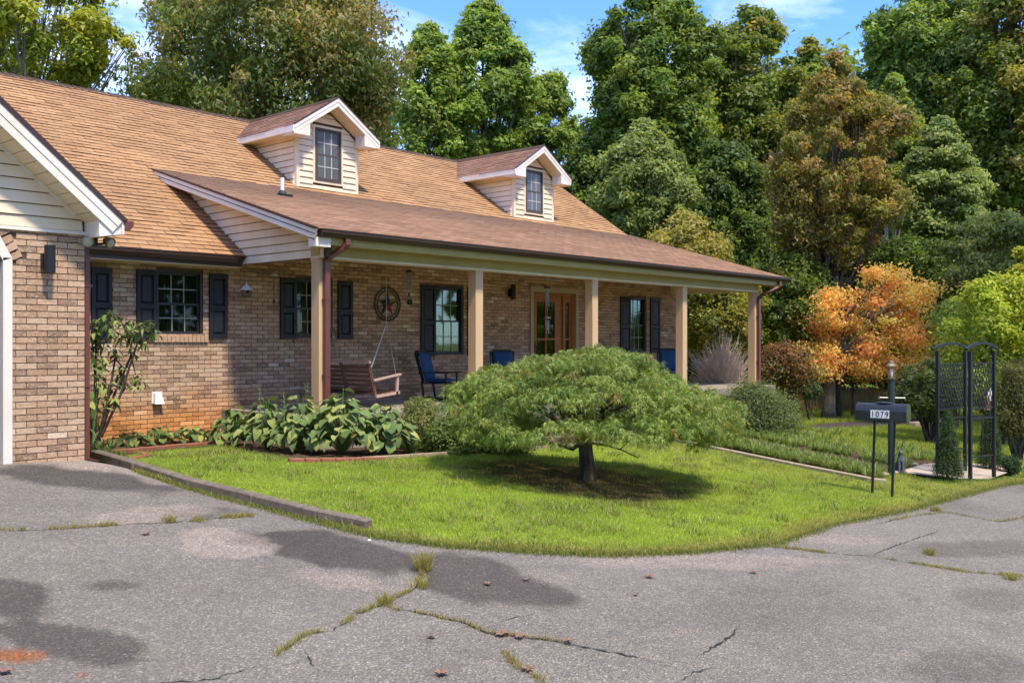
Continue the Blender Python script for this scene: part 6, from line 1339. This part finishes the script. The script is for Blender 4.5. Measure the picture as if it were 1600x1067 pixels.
def star():
    p = onY(604, 475, YF); x, z = p.x, p.z; t = empty('star_wall_art', (x, YF, z)); tag(t, 'round metal wall star in a dark ring with one red point', 'wall decoration'); R = .31
    def tor(r, w): 
        m = MB(); pts = [(r*math.cos(a), -.03, r*math.sin(a)) for a in [2*math.pi*i/40 for i in range(41)]]
        return m.tube(pts, w, 6, False)
    obj('ring', tor(R, .012), M['black'], t, (0, 0, 0), True); obj('inner_ring', tor(R*.78, .008), M['black'], t, (0, 0, 0), True)
    for i in range(24): a = 2*math.pi*i/24; obj('ring_bar', MB().tube([(R*.78*math.cos(a), -.03, R*.78*math.sin(a)), (R*math.cos(a), -.03, R*math.sin(a))], .006, 4), M['black'], t, (0, 0, 0), True)
    for i in range(5):
        a = math.pi/2+2*math.pi*i/5; r1, r2 = R*.76, R*.30; tip = (r1*math.cos(a), -.025, r1*math.sin(a)); c = (0, -.085, 0)
        for j, sg in enumerate((-1, 1)):
            b = a+sg*math.pi/5; q = (r2*math.cos(b), -.025, r2*math.sin(b)); bk = (0, -.02, 0); mt = 'red' if i in (2, 3) and j == (0 if i == 3 else 1) or i == 3 else ('metal' if (i == 4 and j == 1) else ('darkblue' if j else 'black'))
            obj('star_facet', MB().add([c, tip, q, bk], [(0,1,2),(0,2,3),(0,3,1),(1,3,2)]), M[mt], t, (0, 0, 0), True)
M['darkblue'] = simple('star_navy', (.02, .03, .045), .5); star()
p = onY(639, 472, YF); tag(obj('door_bell_ornament', MB().tube([(p.x, YF, p.z), (p.x, YF-.05, p.z)], .05, 14), M['black']), 'small round black ornament on the brick between star and window', 'wall decoration')
def chime(label, pos, top, n=5, L=.3, r=.045, hood='black', tube_m='metal', name='wind_chime', hoodr=.07, tr=.008):
    t = empty(name, pos); tag(t, label, 'wind chime', 'wind chimes on the porch'); x, y, z = pos
    obj('cord', MB().tube([(0, 0, 0), (0, 0, top-z)], .003, 4), M['rope'], t, (0, 0, 0), True); obj('cap', MB().lathe([(hoodr, 0), (hoodr*.9, .02), (.01, .05)], (0, 0, 0), 14), M[hood], t, (0, 0, 0), True)
    for i in range(n): a = 2*math.pi*i/n; l = L*(.8+.2*math.sin(i*2)); obj('tube', MB().tube([(r*math.cos(a), r*math.sin(a), -.03), (r*math.cos(a), r*math.sin(a), -.03-l)], tr, 8), M[tube_m], t, (0, 0, 0), True)
    obj('clapper', MB().lathe([(.018, -L*.6), (.018, -L*.6+.01)], (0, 0, 0), 10).tube([(0, 0, 0), (0, 0, -L-.08)], .002, 4).box(-.02, .02, -.002, .002, -L-.12, -L-.06), M['black'], t, (0, 0, 0), True)
q = onY(639, 425, 12.6); chime('metal wind chime hanging right of the wall star', (q.x, q.y, q.z), 3.03, L=.30)
q = onY(855, 450, 11.9); chime('long grey wind chime in front of the wooden door', (q.x, q.y, q.z), 3.03, L=.30, r=.03)
q = onY(855, 497, 11.8); chime('copper topped wind chime hanging low in front of the door', (q.x, q.y, q.z), 3.03, L=.26, r=.03, hood='brass', tube_m='metal')
q = onY(1133, 462, 12.4); chime('dark wind chime between the last two porch posts', (q.x, q.y, q.z), 3.0, n=6, L=.34, r=.05, tube_m='black', tr=.011)
q = onY(428, 431, 13.62); chime('white single rod wind chime beside the birdhouse', (q.x, q.y, q.z), 2.66, n=1, L=.32, r=.03, hood='white')
q = onY(385, 455, 13.6); t = empty('birdhouse', q); tag(t, 'small hanging birdhouse with a pale peaked roof by the first window', 'birdhouse')
obj('house_body', MB().lathe([(.05, -.09), (.085, -.07), (.09, .02), (.06, .05)], (0, 0, 0), 14), M['bhouse'] if 'bhouse' in M else wood_mat('birdhouse_wood', (.14, .09, .06), (.26, .19, .13)), t, (0, 0, 0), True)
obj('roof', MB().lathe([(.105, .02), (.06, .07), (.012, .12), (.006, .15)], (0, 0, 0), 10), M['white'], t, (0, 0, 0), True); obj('hole', MB().tube([(-.03, -.082, -.01), (-.034, -.092, -.01)], .026, 12), M['dark'], t, (0, 0, 0), True); obj('cord', MB().tube([(0, 0, .14), (0, 0, 2.66-q.z)], .003, 4), M['rope'], t, (0, 0, 0), True)

def woods_behind():      # unseen wood added behind the camera to darken the window pane reflections
    bl = []
    for i in range(330):
        w = RNG.uniform(-1.0, 2.5); D = RNG.uniform(26, 34); x, y = D*(-CT*math.cos(w)+ST*math.sin(w)*1.0), D*(-ST*math.cos(w)-CT*math.sin(w)*1.0)
        bl.append((x, y, RNG.uniform(0, 17), RNG.uniform(1.2, 2.4), RNG.uniform(1.2, 2.2)))
    V, F, C = crown_cloud(bl, 32000, .7, GRN2, .7, cull=9); tag(obj('added_wood_behind_camera', np_mesh('wood', V, F, C), M['leaf']), 'unseen green wood added behind the camera for the window panes to mirror', 'woods', kind='stuff')
woods_behind()
